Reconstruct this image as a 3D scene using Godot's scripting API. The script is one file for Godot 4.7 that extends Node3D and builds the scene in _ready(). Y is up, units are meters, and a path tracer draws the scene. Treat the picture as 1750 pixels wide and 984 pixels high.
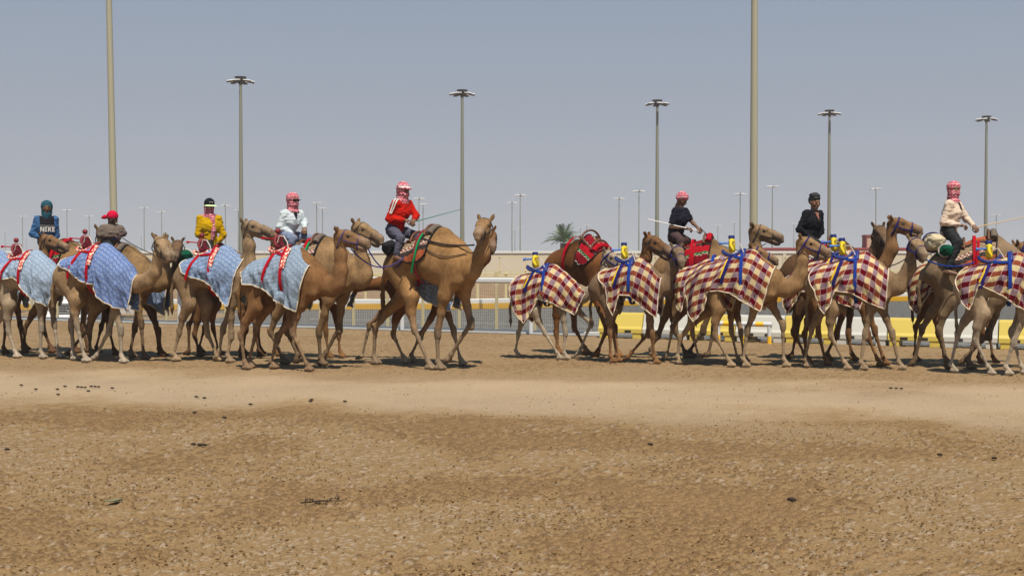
extends Node3D
# A string of racing camels with riders and robot jockeys crossing a sandy track, fences, a road and floodlight masts behind.

var camera: Camera3D
var world: Environment
var beasts := {}


func _ready() -> void:
	# camera
	camera = Camera3D.new()
	camera.name = "camera"
	camera.position = Vector3(0, 1.75, 0)
	camera.rotation_degrees = Vector3(-1.2239, 0, 0)
	camera.fov = 25.212
	camera.near = 0.1
	camera.far = 4000.0
	add_child(camera)
	camera.current = true
	# sky
	world = Environment.new()
	world.background_mode = Environment.BG_SKY
	world.sky = Sky.new()
	var sky := ProceduralSkyMaterial.new()
	sky.sky_top_color = srgb(84, 124, 162)
	sky.sky_horizon_color = srgb(172, 172, 176)
	sky.sky_curve = 0.22
	sky.ground_horizon_color = srgb(166, 160, 150)
	sky.ground_bottom_color = srgb(120, 100, 78)
	sky.sun_angle_max = 1.0
	world.sky.sky_material = sky
	world.tonemap_mode = Environment.TONE_MAPPER_LINEAR
	world.tonemap_exposure = 1.12
	world.fog_enabled = true
	world.fog_density = 0.0006
	world.fog_light_color = srgb(176, 178, 180)
	world.sdfgi_enabled = true
	world.ssao_enabled = true
	world.ssil_enabled = true
	var we := WorldEnvironment.new()
	we.name = "environment"
	we.environment = world
	add_child(we)
	# sun: high, behind the camera and to its right
	var sun := DirectionalLight3D.new()
	sun.name = "sun"
	sun.rotation_degrees = Vector3(-62, 14, 0)
	sun.light_energy = 1.6
	sun.light_angular_distance = 0.5
	sun.light_color = srgb(255, 244, 226)
	sun.shadow_enabled = true
	add_child(sun)
	make_materials()
	make_more_materials()
	build_ground()
	build_beyond()
	build_masts()
	build_fences()
	build_camels()
	build_riders()
	build_small()


# ---------------------------------------------------------------- shapes from rounded bones
class Bones:
	var a := PackedVector3Array()
	var d := PackedVector3Array()
	var inv := PackedFloat32Array()
	var r := PackedFloat32Array()
	var dr := PackedFloat32Array()
	var kz := PackedFloat32Array()
	var ki := PackedFloat32Array()
	var k := PackedFloat32Array()
	var col := PackedVector3Array()
	func add(p: Vector3, q: Vector3, r1: float, r2: float, blend := 0.06, c := Vector3.ONE, squash := 1.0) -> void:
		a.append(p)
		d.append(q - p)
		var l := (q - p).length_squared()
		inv.append(1.0 / l if l > 1e-9 else 0.0)
		r.append(r1)
		dr.append(r2 - r1)
		kz.append(squash)
		ki.append(1.0 / maxf(1.0, squash))
		k.append(blend)
		col.append(c)
	func chain(pts: Array, rs: Array, blend: float, c: Vector3) -> void:
		for i in pts.size() - 1:
			add(pts[i], pts[i + 1], rs[i], rs[i + 1], blend, c)
	func at(p: Vector3) -> float:
		var s := 9.0
		for i in a.size():
			var q := p - a[i]
			q.z *= kz[i]
			var t := clampf(q.dot(d[i]) * inv[i], 0.0, 1.0)
			var e := ((q - d[i] * t).length() - r[i] - dr[i] * t) * ki[i]
			var kk := k[i]
			var h := clampf(0.5 + 0.5 * (s - e) / kk, 0.0, 1.0)
			s = lerpf(s, e, h) - kk * h * (1.0 - h)
		return s


class Net:
	var ba := PackedVector3Array()
	var bd := PackedVector3Array()
	var binv := PackedFloat32Array()
	var br := PackedFloat32Array()
	var bdr := PackedFloat32Array()
	var bkz := PackedFloat32Array()
	var bki := PackedFloat32Array()
	var bk := PackedFloat32Array()
	var bcol := PackedVector3Array()
	var cell := 0.02
	var lo := Vector3.ZERO
	var nx := 0
	var ny := 0
	var nz := 0
	var f := PackedFloat32Array()
	var vid := PackedInt32Array()
	var leaf_at := PackedInt32Array()
	var leaf_bones: Array = []
	var verts := PackedVector3Array()
	var norms := PackedVector3Array()
	var cols := PackedColorArray()
	var idx := PackedInt32Array()

	func sample(p: Vector3, which: PackedInt32Array) -> float:
		var s := 9.0
		for i in which:
			var q := p - ba[i]
			q.z *= bkz[i]
			var t := clampf(q.dot(bd[i]) * binv[i], 0.0, 1.0)
			var e := ((q - bd[i] * t).length() - br[i] - bdr[i] * t) * bki[i]
			var kk := bk[i]
			var h := clampf(0.5 + 0.5 * (s - e) / kk, 0.0, 1.0)
			s = lerpf(s, e, h) - kk * h * (1.0 - h)
		return s

	func split(ci: int, cj: int, ck: int, n: int, which: PackedInt32Array) -> void:
		if ci >= nx or cj >= ny or ck >= nz:
			return
		var half := n * cell * 0.5
		var c := lo + Vector3(ci, cj, ck) * cell + Vector3(half, half, half)
		var hd := half * 1.7321
		var ds := PackedFloat32Array()
		var best := 9.0
		for i in which:
			var q := c - ba[i]
			q.z *= bkz[i]
			var t := clampf(q.dot(bd[i]) * binv[i], 0.0, 1.0)
			var e := ((q - bd[i] * t).length() - br[i] - bdr[i] * t) * bki[i]
			ds.append(e)
			best = minf(best, e)
		if best > hd + 0.05:
			return
		var kept := PackedInt32Array()
		for m in which.size():
			if ds[m] <= best + 2.0 * hd + bk[which[m]] + 0.02:
				kept.append(which[m])
		var s := sample(c, kept)
		if s > hd * 1.1 + cell or s < -hd * 1.1 - cell:
			return
		if n <= 4:
			leaf_at.append((ci * ny + cj) * nz + ck)
			leaf_bones.append(kept)
			return
		var m := n / 2
		for x in 2:
			for y in 2:
				for z in 2:
					split(ci + x * m, cj + y * m, ck + z * m, m, kept)

	func run(bones: Bones, size: float) -> void:
		ba = bones.a
		bd = bones.d
		binv = bones.inv
		br = bones.r
		bdr = bones.dr
		bkz = bones.kz
		bki = bones.ki
		bk = bones.k
		bcol = bones.col
		cell = size
		var hi := Vector3(-99, -99, -99)
		lo = Vector3(99, 99, 99)
		for i in ba.size():
			var rr := maxf(br[i], br[i] + bdr[i]) + 0.03
			var v := Vector3(rr, rr, rr / minf(1.0, bkz[i]))
			lo = lo.min(ba[i] - v).min(ba[i] + bd[i] - v)
			hi = hi.max(ba[i] + v).max(ba[i] + bd[i] + v)
		lo -= Vector3.ONE * cell * 2.0
		var top := 32
		nx = (int((hi.x - lo.x) / cell) / 4 + 2) * 4
		ny = (int((hi.y - lo.y) / cell) / 4 + 2) * 4
		nz = (int((hi.z - lo.z) / cell) / 4 + 2) * 4
		var gy := ny + 1
		var gz := nz + 1
		f.resize((nx + 1) * gy * gz)
		f.fill(99.0)
		vid.resize(nx * ny * nz)
		vid.fill(-1)
		var all := PackedInt32Array(range(ba.size()))
		for i in range(0, nx, top):
			for j in range(0, ny, top):
				for k in range(0, nz, top):
					split(i, j, k, top, all)
		for l in leaf_at.size():
			var code := leaf_at[l]
			var which: PackedInt32Array = leaf_bones[l]
			var k0 := code % nz
			var j0 := (code / nz) % ny
			var i0 := code / (nz * ny)
			for i in range(i0, i0 + 5):
				for j in range(j0, j0 + 5):
					var row := (i * gy + j) * gz
					for k in range(k0, k0 + 5):
						if f[row + k] > 50.0:
							var p := lo + Vector3(i, j, k) * cell
							var s := 9.0
							for m in which:
								var q := p - ba[m]
								q.z *= bkz[m]
								var dd := bd[m]
								var t := clampf(q.dot(dd) * binv[m], 0.0, 1.0)
								var e := ((q - dd * t).length() - br[m] - bdr[m] * t) * bki[m]
								var kk := bk[m]
								if e < s - kk:
									s = e
								elif e < s + kk:
									var h := 0.5 + 0.5 * (s - e) / kk
									s = s + (e - s) * h - kk * h * (1.0 - h)
							f[row + k] = s
		var sx := gy * gz
		for l in leaf_at.size():
			var code := leaf_at[l]
			var which: PackedInt32Array = leaf_bones[l]
			var k0 := code % nz
			var j0 := (code / nz) % ny
			var i0 := code / (nz * ny)
			for i in range(i0, i0 + 4):
				for j in range(j0, j0 + 4):
					for k in range(k0, k0 + 4):
						var o := (i * gy + j) * gz + k
						var v0 := f[o]
						var v1 := f[o + sx]
						var v2 := f[o + gz]
						var v3 := f[o + sx + gz]
						var v4 := f[o + 1]
						var v5 := f[o + sx + 1]
						var v6 := f[o + gz + 1]
						var v7 := f[o + sx + gz + 1]
						var low := minf(minf(minf(v0, v1), minf(v2, v3)), minf(minf(v4, v5), minf(v6, v7)))
						var high := maxf(maxf(maxf(v0, v1), maxf(v2, v3)), maxf(maxf(v4, v5), maxf(v6, v7)))
						if low >= 0.0 or high < 0.0 or high > 50.0:
							continue
						var g := Vector3(v1 + v3 + v5 + v7 - v0 - v2 - v4 - v6, v2 + v3 + v6 + v7 - v0 - v1 - v4 - v5, v4 + v5 + v6 + v7 - v0 - v1 - v2 - v3)
						var mean := (v0 + v1 + v2 + v3 + v4 + v5 + v6 + v7) * 0.125
						var gl := g.length()
						if gl < 1e-6:
							continue
						var n := g / gl
						var slope := gl / (4.0 * cell)
						var p := lo + (Vector3(i, j, k) + Vector3(0.5, 0.5, 0.5)) * cell
						p -= n * clampf(mean / maxf(slope, 0.3), -cell * 0.7, cell * 0.7)
						vid[(i * ny + j) * nz + k] = verts.size()
						verts.append(p)
						norms.append(n)
						var cs := Vector3.ZERO
						var ws := 0.0
						for m in which:
							var q := p - ba[m]
							q.z *= bkz[m]
							var t := clampf(q.dot(bd[m]) * binv[m], 0.0, 1.0)
							var e := maxf(((q - bd[m] * t).length() - br[m] - bdr[m] * t) * bki[m], 0.0) + 0.012
							var w := 1.0 / (e * e * e)
							cs += bcol[m] * w
							ws += w
						cs /= ws
						cols.append(Color(cs.x, cs.y, cs.z))
		for l in leaf_at.size():
			var code := leaf_at[l]
			var k0 := code % nz
			var j0 := (code / nz) % ny
			var i0 := code / (nz * ny)
			for i in range(i0, i0 + 4):
				for j in range(j0, j0 + 4):
					for k in range(k0, k0 + 4):
						var o := (i * gy + j) * gz + k
						var inside := f[o] < 0.0
						if f[o] > 50.0:
							continue
						var e := (i * ny + j) * nz + k
						if f[o + sx] < 50.0 and inside != (f[o + sx] < 0.0) and j > 0 and k > 0:
							quad(vid[e], vid[e - nz], vid[e - nz - 1], vid[e - 1], inside)
						if f[o + gz] < 50.0 and inside != (f[o + gz] < 0.0) and i > 0 and k > 0:
							quad(vid[e], vid[e - 1], vid[e - 1 - ny * nz], vid[e - ny * nz], inside)
						if f[o + 1] < 50.0 and inside != (f[o + 1] < 0.0) and i > 0 and j > 0:
							quad(vid[e], vid[e - ny * nz], vid[e - ny * nz - nz], vid[e - nz], inside)
		f.clear()
		vid.clear()

	func quad(p: int, q: int, r: int, s: int, flip: bool) -> void:
		if p < 0 or q < 0 or r < 0 or s < 0:
			return
		if flip:
			idx.append_array(PackedInt32Array([p, r, q, p, s, r]))
		else:
			idx.append_array(PackedInt32Array([p, q, r, p, r, s]))

	func mesh() -> ArrayMesh:
		var arr := []
		arr.resize(Mesh.ARRAY_MAX)
		arr[Mesh.ARRAY_VERTEX] = verts
		arr[Mesh.ARRAY_NORMAL] = norms
		arr[Mesh.ARRAY_COLOR] = cols
		arr[Mesh.ARRAY_INDEX] = idx
		var m := ArrayMesh.new()
		m.add_surface_from_arrays(Mesh.PRIMITIVE_TRIANGLES, arr)
		return m

# ---------------------------------------------------------------- camels
class Beast:
	var key := ""
	var c: Dictionary
	var s := 1.0
	var body := Bones.new()      # the whole animal
	var trunk := Bones.new()     # what a cloth lies on
	var head_at := Vector3.ZERO
	var head_u := Vector3.RIGHT
	var head_v := Vector3.UP
	var head_w := Vector3.BACK
	var net: Net
	var cell := 0.018

	func v2(a: Array, z := 0.0) -> Vector3:
		return Vector3(a[0], a[1], z)

	func setup(name: String, data: Dictionary) -> void:
		key = name
		c = data
		s = c.s
		var coat := Vector3(c.coat[0], c.coat[1], c.coat[2])
		var low := Vector3(c.lower[0], c.lower[1], c.lower[2])
		var pale := coat.lerp(Vector3(0.55, 0.42, 0.28), 0.35)
		var crest := coat * (0.25 if c.has("tuft") else 0.6)
		var parts := [
			# rear quarter, loin, barrel, chest, shoulder, hump
			[-0.80, 1.34, -0.62, 1.46, 0.16, 0.21, 1.0, coat],
			[-0.66, 1.45, -0.30, 1.53, 0.215, 0.235, 1.0, coat],
			[-0.42, 1.465, 0.00, 1.45, 0.225, 0.275, 1.0, coat],
			[0.00, 1.42, 0.25, 1.38, 0.285, 0.235, 1.03, coat],
			[0.20, 1.52, 0.37, 1.46, 0.17, 0.15, 1.05, coat],
			[0.12, 1.16, 0.25, 1.18, 0.10, 0.10, 1.1, coat],
			[-0.24, 1.62, 0.13, 1.60, 0.18, 0.20, 1.0, coat],
			[-0.08, 1.71, 0.01, 1.81, 0.19, 0.115, 1.1, coat.lerp(crest, 0.9 if c.has("tuft") else 0.5)],
		]
		for p in parts:
			for bones in [body, trunk]:
				bones.add(Vector3(p[0], p[1], 0) * s, Vector3(p[2], p[3], 0) * s, p[4] * s, p[5] * s, 0.13 * s, p[7], p[6])
		for z in [-1.0, 1.0]:
			for bones in [body, trunk]:
				bones.add(Vector3(0.28, 1.56, z * 0.09) * s, Vector3(0.34, 1.20, z * 0.14) * s, 0.07 * s, 0.08 * s, 0.05, coat)
				bones.add(Vector3(-0.60, 1.57, z * 0.11) * s, Vector3(-0.66, 1.48, z * 0.14) * s, 0.06 * s, 0.07 * s, 0.05, coat)
		body.add(Vector3(0.17, 1.085, 0) * s, Vector3(0.22, 1.08, 0) * s, 0.05 * s, 0.045 * s, 0.03, coat * 0.5)
		# legs
		var stance := {"hn": [-0.48, 0.5, -0.36, 0.0, 0.0], "hf": [-0.86, 0.5, -0.96, 0.0, 0.0], "fn": [0.22, 0.52, 0.18, 0.0, 0.0], "ff": [0.34, 0.55, 0.42, 0.0, 0.0]}
		for l in ["hn", "hf", "fn", "ff"]:
			var g: Array
			if c.has(l):
				g = c[l]
			else:
				g = []
				for m in 5:
					g.append(stance[l][m] * (s if m < 4 else 1.0))
			var first := body.a.size()
			leg(l[0] == "h", 1.0 if l[1] == "n" else -1.0, g, coat, low)
			for i in range(first, body.a.size()):
				if body.r[i] < 0.095 * s:
					body.r[i] *= 0.88
					body.dr[i] *= 0.88
		# tail
		var t0 := Vector3(-0.95, 1.38, 0) * s
		if c.get("cloth", "") == "plaid":
			t0 += Vector3(0.10, -0.12, 0) * s
		body.add(t0, t0 + Vector3(-0.07, -0.22, 0.02) * s, 0.045 * s, 0.028 * s, 0.05, coat)
		body.add(t0 + Vector3(-0.07, -0.22, 0.02) * s, t0 + Vector3(-0.05, -0.50, 0.03) * s, 0.028 * s, 0.03 * s, 0.02, crest)
		body.add(t0 + Vector3(-0.05, -0.50, 0.03) * s, t0 + Vector3(-0.05, -0.62, 0.03) * s, 0.032 * s, 0.012, 0.02, crest * 0.6)
		# neck
		head_u = Vector3(c.look[0], c.look[1], c.look[2]).normalized()
		var poll := v2(c.poll)
		var base := Vector3(0.35, 1.34, 0) * s
		var path: Array = [base]
		if c.has("neck"):
			for q in c.neck:
				path.append(v2(q))
			path.append(poll)
		else:
			var p1 := base + Vector3(0.46, -0.22, 0) * s
			var p2 := poll + Vector3(0.04, -0.46, 0) * s
			for i in range(1, 6):
				path.append(base.bezier_interpolate(p1, p2, poll, i / 5.0))
		path[path.size() - 1] = poll - head_u * 0.03
		var count := path.size()
		for i in count - 1:
			var t := float(i) / (count - 1)
			var t2 := float(i + 1) / (count - 1)
			body.add(path[i], path[i + 1], neck_r(t) * s, neck_r(t2) * s, 0.07, coat.lerp(pale, 0.3 * t), 1.18)
			if i < 1:
				trunk.add(path[i], path[i + 1], neck_r(t) * s, neck_r(t2) * s, 0.07, coat, 1.18)
		head(poll, coat, pale)

	func neck_r(t: float) -> float:
		return lerpf(0.168, 0.074, pow(t, 0.7))

	func head(poll: Vector3, coat: Vector3, pale: Vector3) -> void:
		var hs := lerpf(s, 1.0, 0.4) * 1.05
		var u := head_u
		var w := u.cross(Vector3.UP).normalized()
		if w.z < 0.0 and absf(u.x) > 0.5:
			pass
		var v := w.cross(u).normalized()
		head_v = v
		head_w = w
		head_at = poll
		var o := poll
		var face := coat.lerp(pale, 0.5)
		var muzzle := face.lerp(Vector3(0.42, 0.32, 0.25), 0.5)
		var h := func(x: float, y: float, z: float) -> Vector3: return o + (u * x + v * y + w * z) * hs
		body.add(h.call(0.02, 0.025, 0), h.call(0.11, 0.035, 0), 0.094 * hs, 0.084 * hs, 0.04, face)
		body.add(h.call(0.10, 0.03, 0), h.call(0.30, 0.0, 0), 0.086 * hs, 0.064 * hs, 0.04, face)
		body.add(h.call(0.30, -0.008, 0), h.call(0.40, -0.03, 0), 0.066 * hs, 0.066 * hs, 0.03, muzzle)
		body.add(h.call(0.40, -0.035, 0), h.call(0.438, -0.08, 0), 0.06 * hs, 0.044 * hs, 0.02, muzzle)
		body.add(h.call(0.06, -0.055, 0), h.call(0.22, -0.088, 0), 0.07 * hs, 0.054 * hs, 0.03, face)
		body.add(h.call(0.22, -0.095, 0), h.call(0.36, -0.135, 0), 0.052 * hs, 0.040 * hs, 0.010, muzzle)
		body.add(h.call(0.36, -0.135, 0), h.call(0.40, -0.142, 0), 0.040 * hs, 0.03 * hs, 0.012, muzzle * 0.8)
		for z in [-1.0, 1.0]:
			body.add(h.call(0.09, 0.062, z * 0.056), h.call(0.17, 0.052, z * 0.062), 0.038 * hs, 0.028 * hs, 0.018, face)
			body.add(h.call(0.12, -0.03, z * 0.05), h.call(0.25, -0.055, z * 0.038), 0.046 * hs, 0.032 * hs, 0.03, face)
			body.add(h.call(0.385, -0.002, z * 0.034), h.call(0.42, -0.022, z * 0.034), 0.03 * hs, 0.024 * hs, 0.012, muzzle)
			body.add(h.call(-0.03, 0.07, z * 0.068), h.call(-0.065, 0.115, z * 0.10), 0.026 * hs, 0.026 * hs, 0.012, coat * 0.75)
			body.add(h.call(-0.065, 0.115, z * 0.10), h.call(-0.07, 0.150, z * 0.112), 0.026 * hs, 0.010 * hs, 0.012, coat * 0.5)

	func leg(hind: bool, side: float, g: Array, coat: Vector3, low: Vector3) -> void:
		var z := side * (0.15 if hind else 0.12) * s
		var knee := Vector3(g[0], g[1], z)
		var foot := Vector3(g[2], g[3], z)
		var lifted: bool = g[4] > 0.5
		var mid := coat.lerp(low, 0.5)
		var fet: Vector3
		var toe: Vector3
		if lifted:
			var back := (foot - knee).normalized()
			fet = foot - back * 0.02
			toe = fet + (back * 0.10 + Vector3(-0.07, -0.10, 0)).normalized() * 0.11
			if toe.y < 0.045:
				toe.y = 0.045
		else:
			fet = foot + Vector3(-0.02, 0.12, 0)
			toe = foot + Vector3(0.06, 0.034, 0)
		if hind:
			var hip := Vector3(-0.70, 1.36, side * 0.13) * s
			var st := Vector3(lerpf(-0.58 * s, knee.x, 0.38) + 0.07 * s, lerpf(1.36 * s, knee.y, 0.46), side * 0.155 * s)
			for bones in [body, trunk]:
				bones.add(hip, st, 0.178 * s, 0.118 * s, 0.10 * s, coat, 1.25)
			var calf := st.lerp(knee, 0.5) + Vector3(-0.03, 0.01, 0) * s
			trunk.add(st, calf, 0.12 * s, 0.085 * s, 0.05, coat)
			body.add(st, calf, 0.108 * s, 0.072 * s, 0.06, coat)
			body.add(calf, knee, 0.068 * s, 0.043 * s, 0.04, mid)
			body.add(knee + Vector3(-0.015, 0.03, 0) * s, knee + Vector3(0.0, -0.045, 0) * s, 0.05 * s, 0.044 * s, 0.025, mid * 0.85)
			body.add(knee, knee.lerp(fet, 0.3), 0.042 * s, 0.032 * s, 0.03, low)
			body.add(knee.lerp(fet, 0.3), fet, 0.032 * s, 0.029 * s, 0.03, low)
		else:
			var sh := Vector3(0.24, 1.40, side * 0.13) * s
			var el := Vector3(lerpf(0.20 * s, knee.x, 0.35), lerpf(1.34 * s, knee.y, 0.42), side * 0.135 * s)
			for bones in [body, trunk]:
				bones.add(sh, el, 0.15 * s, 0.10 * s, 0.09 * s, coat, 1.2)
			body.add(el + Vector3(-0.02, 0.02, 0) * s, el.lerp(knee, 0.45), 0.088 * s, 0.062 * s, 0.05, coat)
			body.add(el.lerp(knee, 0.45), knee, 0.061 * s, 0.047 * s, 0.04, mid)
			body.add(knee + Vector3(0.01, 0.05, 0) * s, knee + Vector3(0.012, -0.05, 0) * s, 0.056 * s, 0.054 * s, 0.025, low * 0.8)
			body.add(knee, knee.lerp(fet, 0.3), 0.042 * s, 0.033 * s, 0.03, low)
			body.add(knee.lerp(fet, 0.3), fet, 0.033 * s, 0.03 * s, 0.03, low)
		var flat := (toe - fet)
		flat.y *= 0.3
		flat = flat.normalized()
		body.add(fet, fet, 0.04 * s, 0.04 * s, 0.03, low)
		for zz in [-0.032, 0.032]:
			body.add(fet, toe + Vector3(0, 0, zz) * s, 0.036 * s, 0.036 * s, 0.02, low)
			if lifted:
				body.add(toe + Vector3(0, 0, zz) * s, toe + flat * 0.05 + Vector3(0, -0.01, zz) * s, 0.045 * s, 0.034 * s, 0.02, low * 0.7)
			else:
				body.add(toe + Vector3(-0.07, -0.004, zz) * s, toe + Vector3(0.025, -0.008, zz * 1.25) * s, 0.037 * s, 0.029 * s, 0.015, low)

	func build() -> void:
		net = Net.new()
		net.run(body, cell)
		var n1 := FastNoiseLite.new()
		n1.seed = hash(key)
		n1.frequency = 2.3
		n1.fractal_octaves = 4
		var n2 := FastNoiseLite.new()
		n2.seed = hash(key) + 7
		n2.frequency = 14.0
		n2.fractal_octaves = 2
		for i in net.verts.size():
			var p := net.verts[i]
			var m := 1.0 + 0.42 * n1.get_noise_3dv(p) + 0.30 * n2.get_noise_3dv(p * Vector3(1.6, 0.7, 1.6))
			net.cols[i] = Color(net.cols[i].r * m, net.cols[i].g * m, net.cols[i].b * m)
			net.verts[i] = p + net.norms[i] * n2.get_noise_3dv(p * 0.9) * 0.004

	func hit_side(x: float, y: float) -> float:      # how far out the near flank lies, 0 where there is none
		var p := Vector3(x, y, 0.7 * s)
		for i in 24:
			var e := trunk.at(p)
			if e < 0.006:
				return p.z
			p.z -= e * 0.9
			if p.z < 0.0:
				return 0.0
		return maxf(p.z, 0.0)

	func ridge(x: float) -> float:                   # height of the back line
		var p := Vector3(x, 2.4 * s, 0)
		for i in 40:
			var e := trunk.at(p)
			if e < 0.005:
				return p.y
			p.y -= e * 0.9
			if p.y < 0.9 * s:
				return -1.0
		return p.y

	func around(x: float, count: int, off: float) -> PackedVector3Array:   # a ring round the barrel at x
		var out := PackedVector3Array()
		for i in count:
			var a := TAU * i / count
			var dir := Vector3(0, cos(a), sin(a))
			var p := Vector3(x, 1.40 * s, 0) + dir * 0.9 * s
			for m in 20:
				var e := trunk.at(p)
				if e < 0.006:
					break
				p -= dir * e * 0.9
			out.append(p + dir * off)
		return out

# ---------------------------------------------------------------- naming and mesh helpers
func put(mesh: Mesh, called: String, mat: Material, parent: Node3D, at := Vector3.ZERO) -> MeshInstance3D:
	var o := MeshInstance3D.new()
	o.name = called
	o.mesh = mesh
	o.material_override = mat
	o.position = at
	parent.add_child(o, true)
	return o


func tag(o: Node3D, label: String, category: String, group := "", kind := "") -> void:
	if label:
		o.set_meta("label", label)
	if category:
		o.set_meta("category", category)
	if group:
		o.set_meta("group", group)
	if kind:
		o.set_meta("kind", kind)


var taken := {}
func numbered(called: String) -> String:
	var n: int = taken.get(called, 0)
	taken[called] = n + 1
	return called if n == 0 else "%s_%03d" % [called, n]


func thing(called: String, label: String, category: String, at := Vector3.ZERO, yaw := 0.0, group := "") -> Node3D:
	var o := Node3D.new()
	o.name = numbered(called)
	o.position = at
	o.rotation_degrees.y = yaw
	add_child(o)
	tag(o, label, category, group)
	return o


func single(called: String, mesh: Mesh, mat: Material, label: String, category: String, at := Vector3.ZERO, yaw := 0.0, group := "") -> MeshInstance3D:
	var o := MeshInstance3D.new()
	o.name = numbered(called)
	o.mesh = mesh
	o.material_override = mat
	o.position = at
	o.rotation_degrees.y = yaw
	add_child(o)
	tag(o, label, category, group)
	return o


func structure(called: String, mesh: Mesh, mat: Material, at := Vector3.ZERO) -> MeshInstance3D:
	var o := MeshInstance3D.new()
	o.name = numbered(called)
	o.mesh = mesh
	o.material_override = mat
	o.position = at
	add_child(o)
	o.set_meta("kind", "structure")
	return o


func st_new() -> SurfaceTool:
	var st := SurfaceTool.new()
	st.begin(Mesh.PRIMITIVE_TRIANGLES)
	return st


func tri(st: SurfaceTool, a: Vector3, b: Vector3, c: Vector3, n: Vector3) -> void:
	for p in [a, b, c]:
		st.set_normal(n)
		st.add_vertex(p)


func face(st: SurfaceTool, a: Vector3, b: Vector3, c: Vector3, d: Vector3, out: Vector3) -> void:
	var n := (b - a).cross(c - a).normalized()
	if n.dot(out) < 0.0:
		tri(st, a, b, c, -n)
		tri(st, a, c, d, -n)
	else:
		tri(st, a, c, b, n)
		tri(st, a, d, c, n)


# a box with its edges chamfered by c
func box(st: SurfaceTool, at: Vector3, size: Vector3, c := 0.0, basis := Basis.IDENTITY) -> void:
	var h := size * 0.5
	c = minf(c, minf(h.x, minf(h.y, h.z)) * 0.9)
	var ax := [Vector3.RIGHT, Vector3.UP, Vector3.BACK]
	var ext := [h.x, h.y, h.z]
	for i in 3:
		var j := (i + 1) % 3
		var k := (i + 2) % 3
		for s in [-1.0, 1.0]:
			var q := []
			for m in [[-1, -1], [1, -1], [1, 1], [-1, 1]]:
				q.append(at + basis * (ax[i] * ext[i] * s + ax[j] * (ext[j] - c) * m[0] + ax[k] * (ext[k] - c) * m[1]))
			face(st, q[0], q[1], q[2], q[3], basis * (ax[i] * s))
	if c <= 0.0:
		return
	for i in 3:
		var j := (i + 1) % 3
		var k := (i + 2) % 3
		for sj in [-1.0, 1.0]:
			for sk in [-1.0, 1.0]:
				var q := []
				for m in [[-1.0, 0], [1.0, 0], [1.0, 1], [-1.0, 1]]:
					var a1: float = ext[j] if m[1] == 0 else ext[j] - c
					var a2: float = ext[k] - c if m[1] == 0 else ext[k]
					q.append(at + basis * (ax[i] * (ext[i] - c) * m[0] + ax[j] * a1 * sj + ax[k] * a2 * sk))
				face(st, q[0], q[1], q[2], q[3], basis * (ax[j] * sj + ax[k] * sk))
	for sx in [-1.0, 1.0]:
		for sy in [-1.0, 1.0]:
			for sz in [-1.0, 1.0]:
				var a := at + basis * Vector3(h.x * sx, (h.y - c) * sy, (h.z - c) * sz)
				var b := at + basis * Vector3((h.x - c) * sx, h.y * sy, (h.z - c) * sz)
				var d := at + basis * Vector3((h.x - c) * sx, (h.y - c) * sy, h.z * sz)
				var n := (basis * Vector3(sx, sy, sz)).normalized()
				if (b - a).cross(d - a).dot(n) < 0.0:
					tri(st, a, b, d, n)
				else:
					tri(st, a, d, b, n)


func box_mesh(size: Vector3, c := 0.0, at := Vector3.ZERO) -> ArrayMesh:
	var st := st_new()
	box(st, at, size, c)
	return st.commit()


# a round tube through points, radius rs[i] (or one radius)
func tube(st: SurfaceTool, pts: Array, rs: Array, sides := 8, closed := false) -> void:
	var n := pts.size()
	var rings := []
	var nors := []
	var side := Vector3.ZERO
	for i in n:
		var t: Vector3
		if closed:
			t = (pts[(i + 1) % n] - pts[(i + n - 1) % n]).normalized()
		else:
			t = (pts[mini(i + 1, n - 1)] - pts[maxi(i - 1, 0)]).normalized()
		if side == Vector3.ZERO:
			side = t.cross(Vector3.UP if absf(t.y) < 0.9 else Vector3.RIGHT).normalized()
		else:
			side = (side - t * side.dot(t)).normalized()
		var up := side.cross(t)
		var r: float = rs[i] if rs.size() > 1 else rs[0]
		var ring := []
		var nor := []
		for k in sides:
			var a := TAU * k / sides
			var d := side * cos(a) + up * sin(a)
			ring.append(pts[i] + d * r)
			nor.append(d)
		rings.append(ring)
		nors.append(nor)
	var last := n if closed else n - 1
	for i in last:
		var j := (i + 1) % n
		for k in sides:
			var l := (k + 1) % sides
			for m in [[i, k], [j, l], [j, k], [i, k], [i, l], [j, l]]:
				st.set_normal(nors[m[0]][m[1]])
				st.add_vertex(rings[m[0]][m[1]])
	if not closed:
		for e in [0, n - 1]:
			var out: Vector3 = (pts[0] - pts[1]).normalized() if e == 0 else (pts[n - 1] - pts[n - 2]).normalized()
			for k in sides:
				var l := (k + 1) % sides
				if e == 0:
					tri(st, pts[e], rings[e][l], rings[e][k], out)
				else:
					tri(st, pts[e], rings[e][k], rings[e][l], out)


func tube_mesh(pts: Array, rs: Array, sides := 8, closed := false) -> ArrayMesh:
	var st := st_new()
	tube(st, pts, rs, sides, closed)
	return st.commit()


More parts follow.
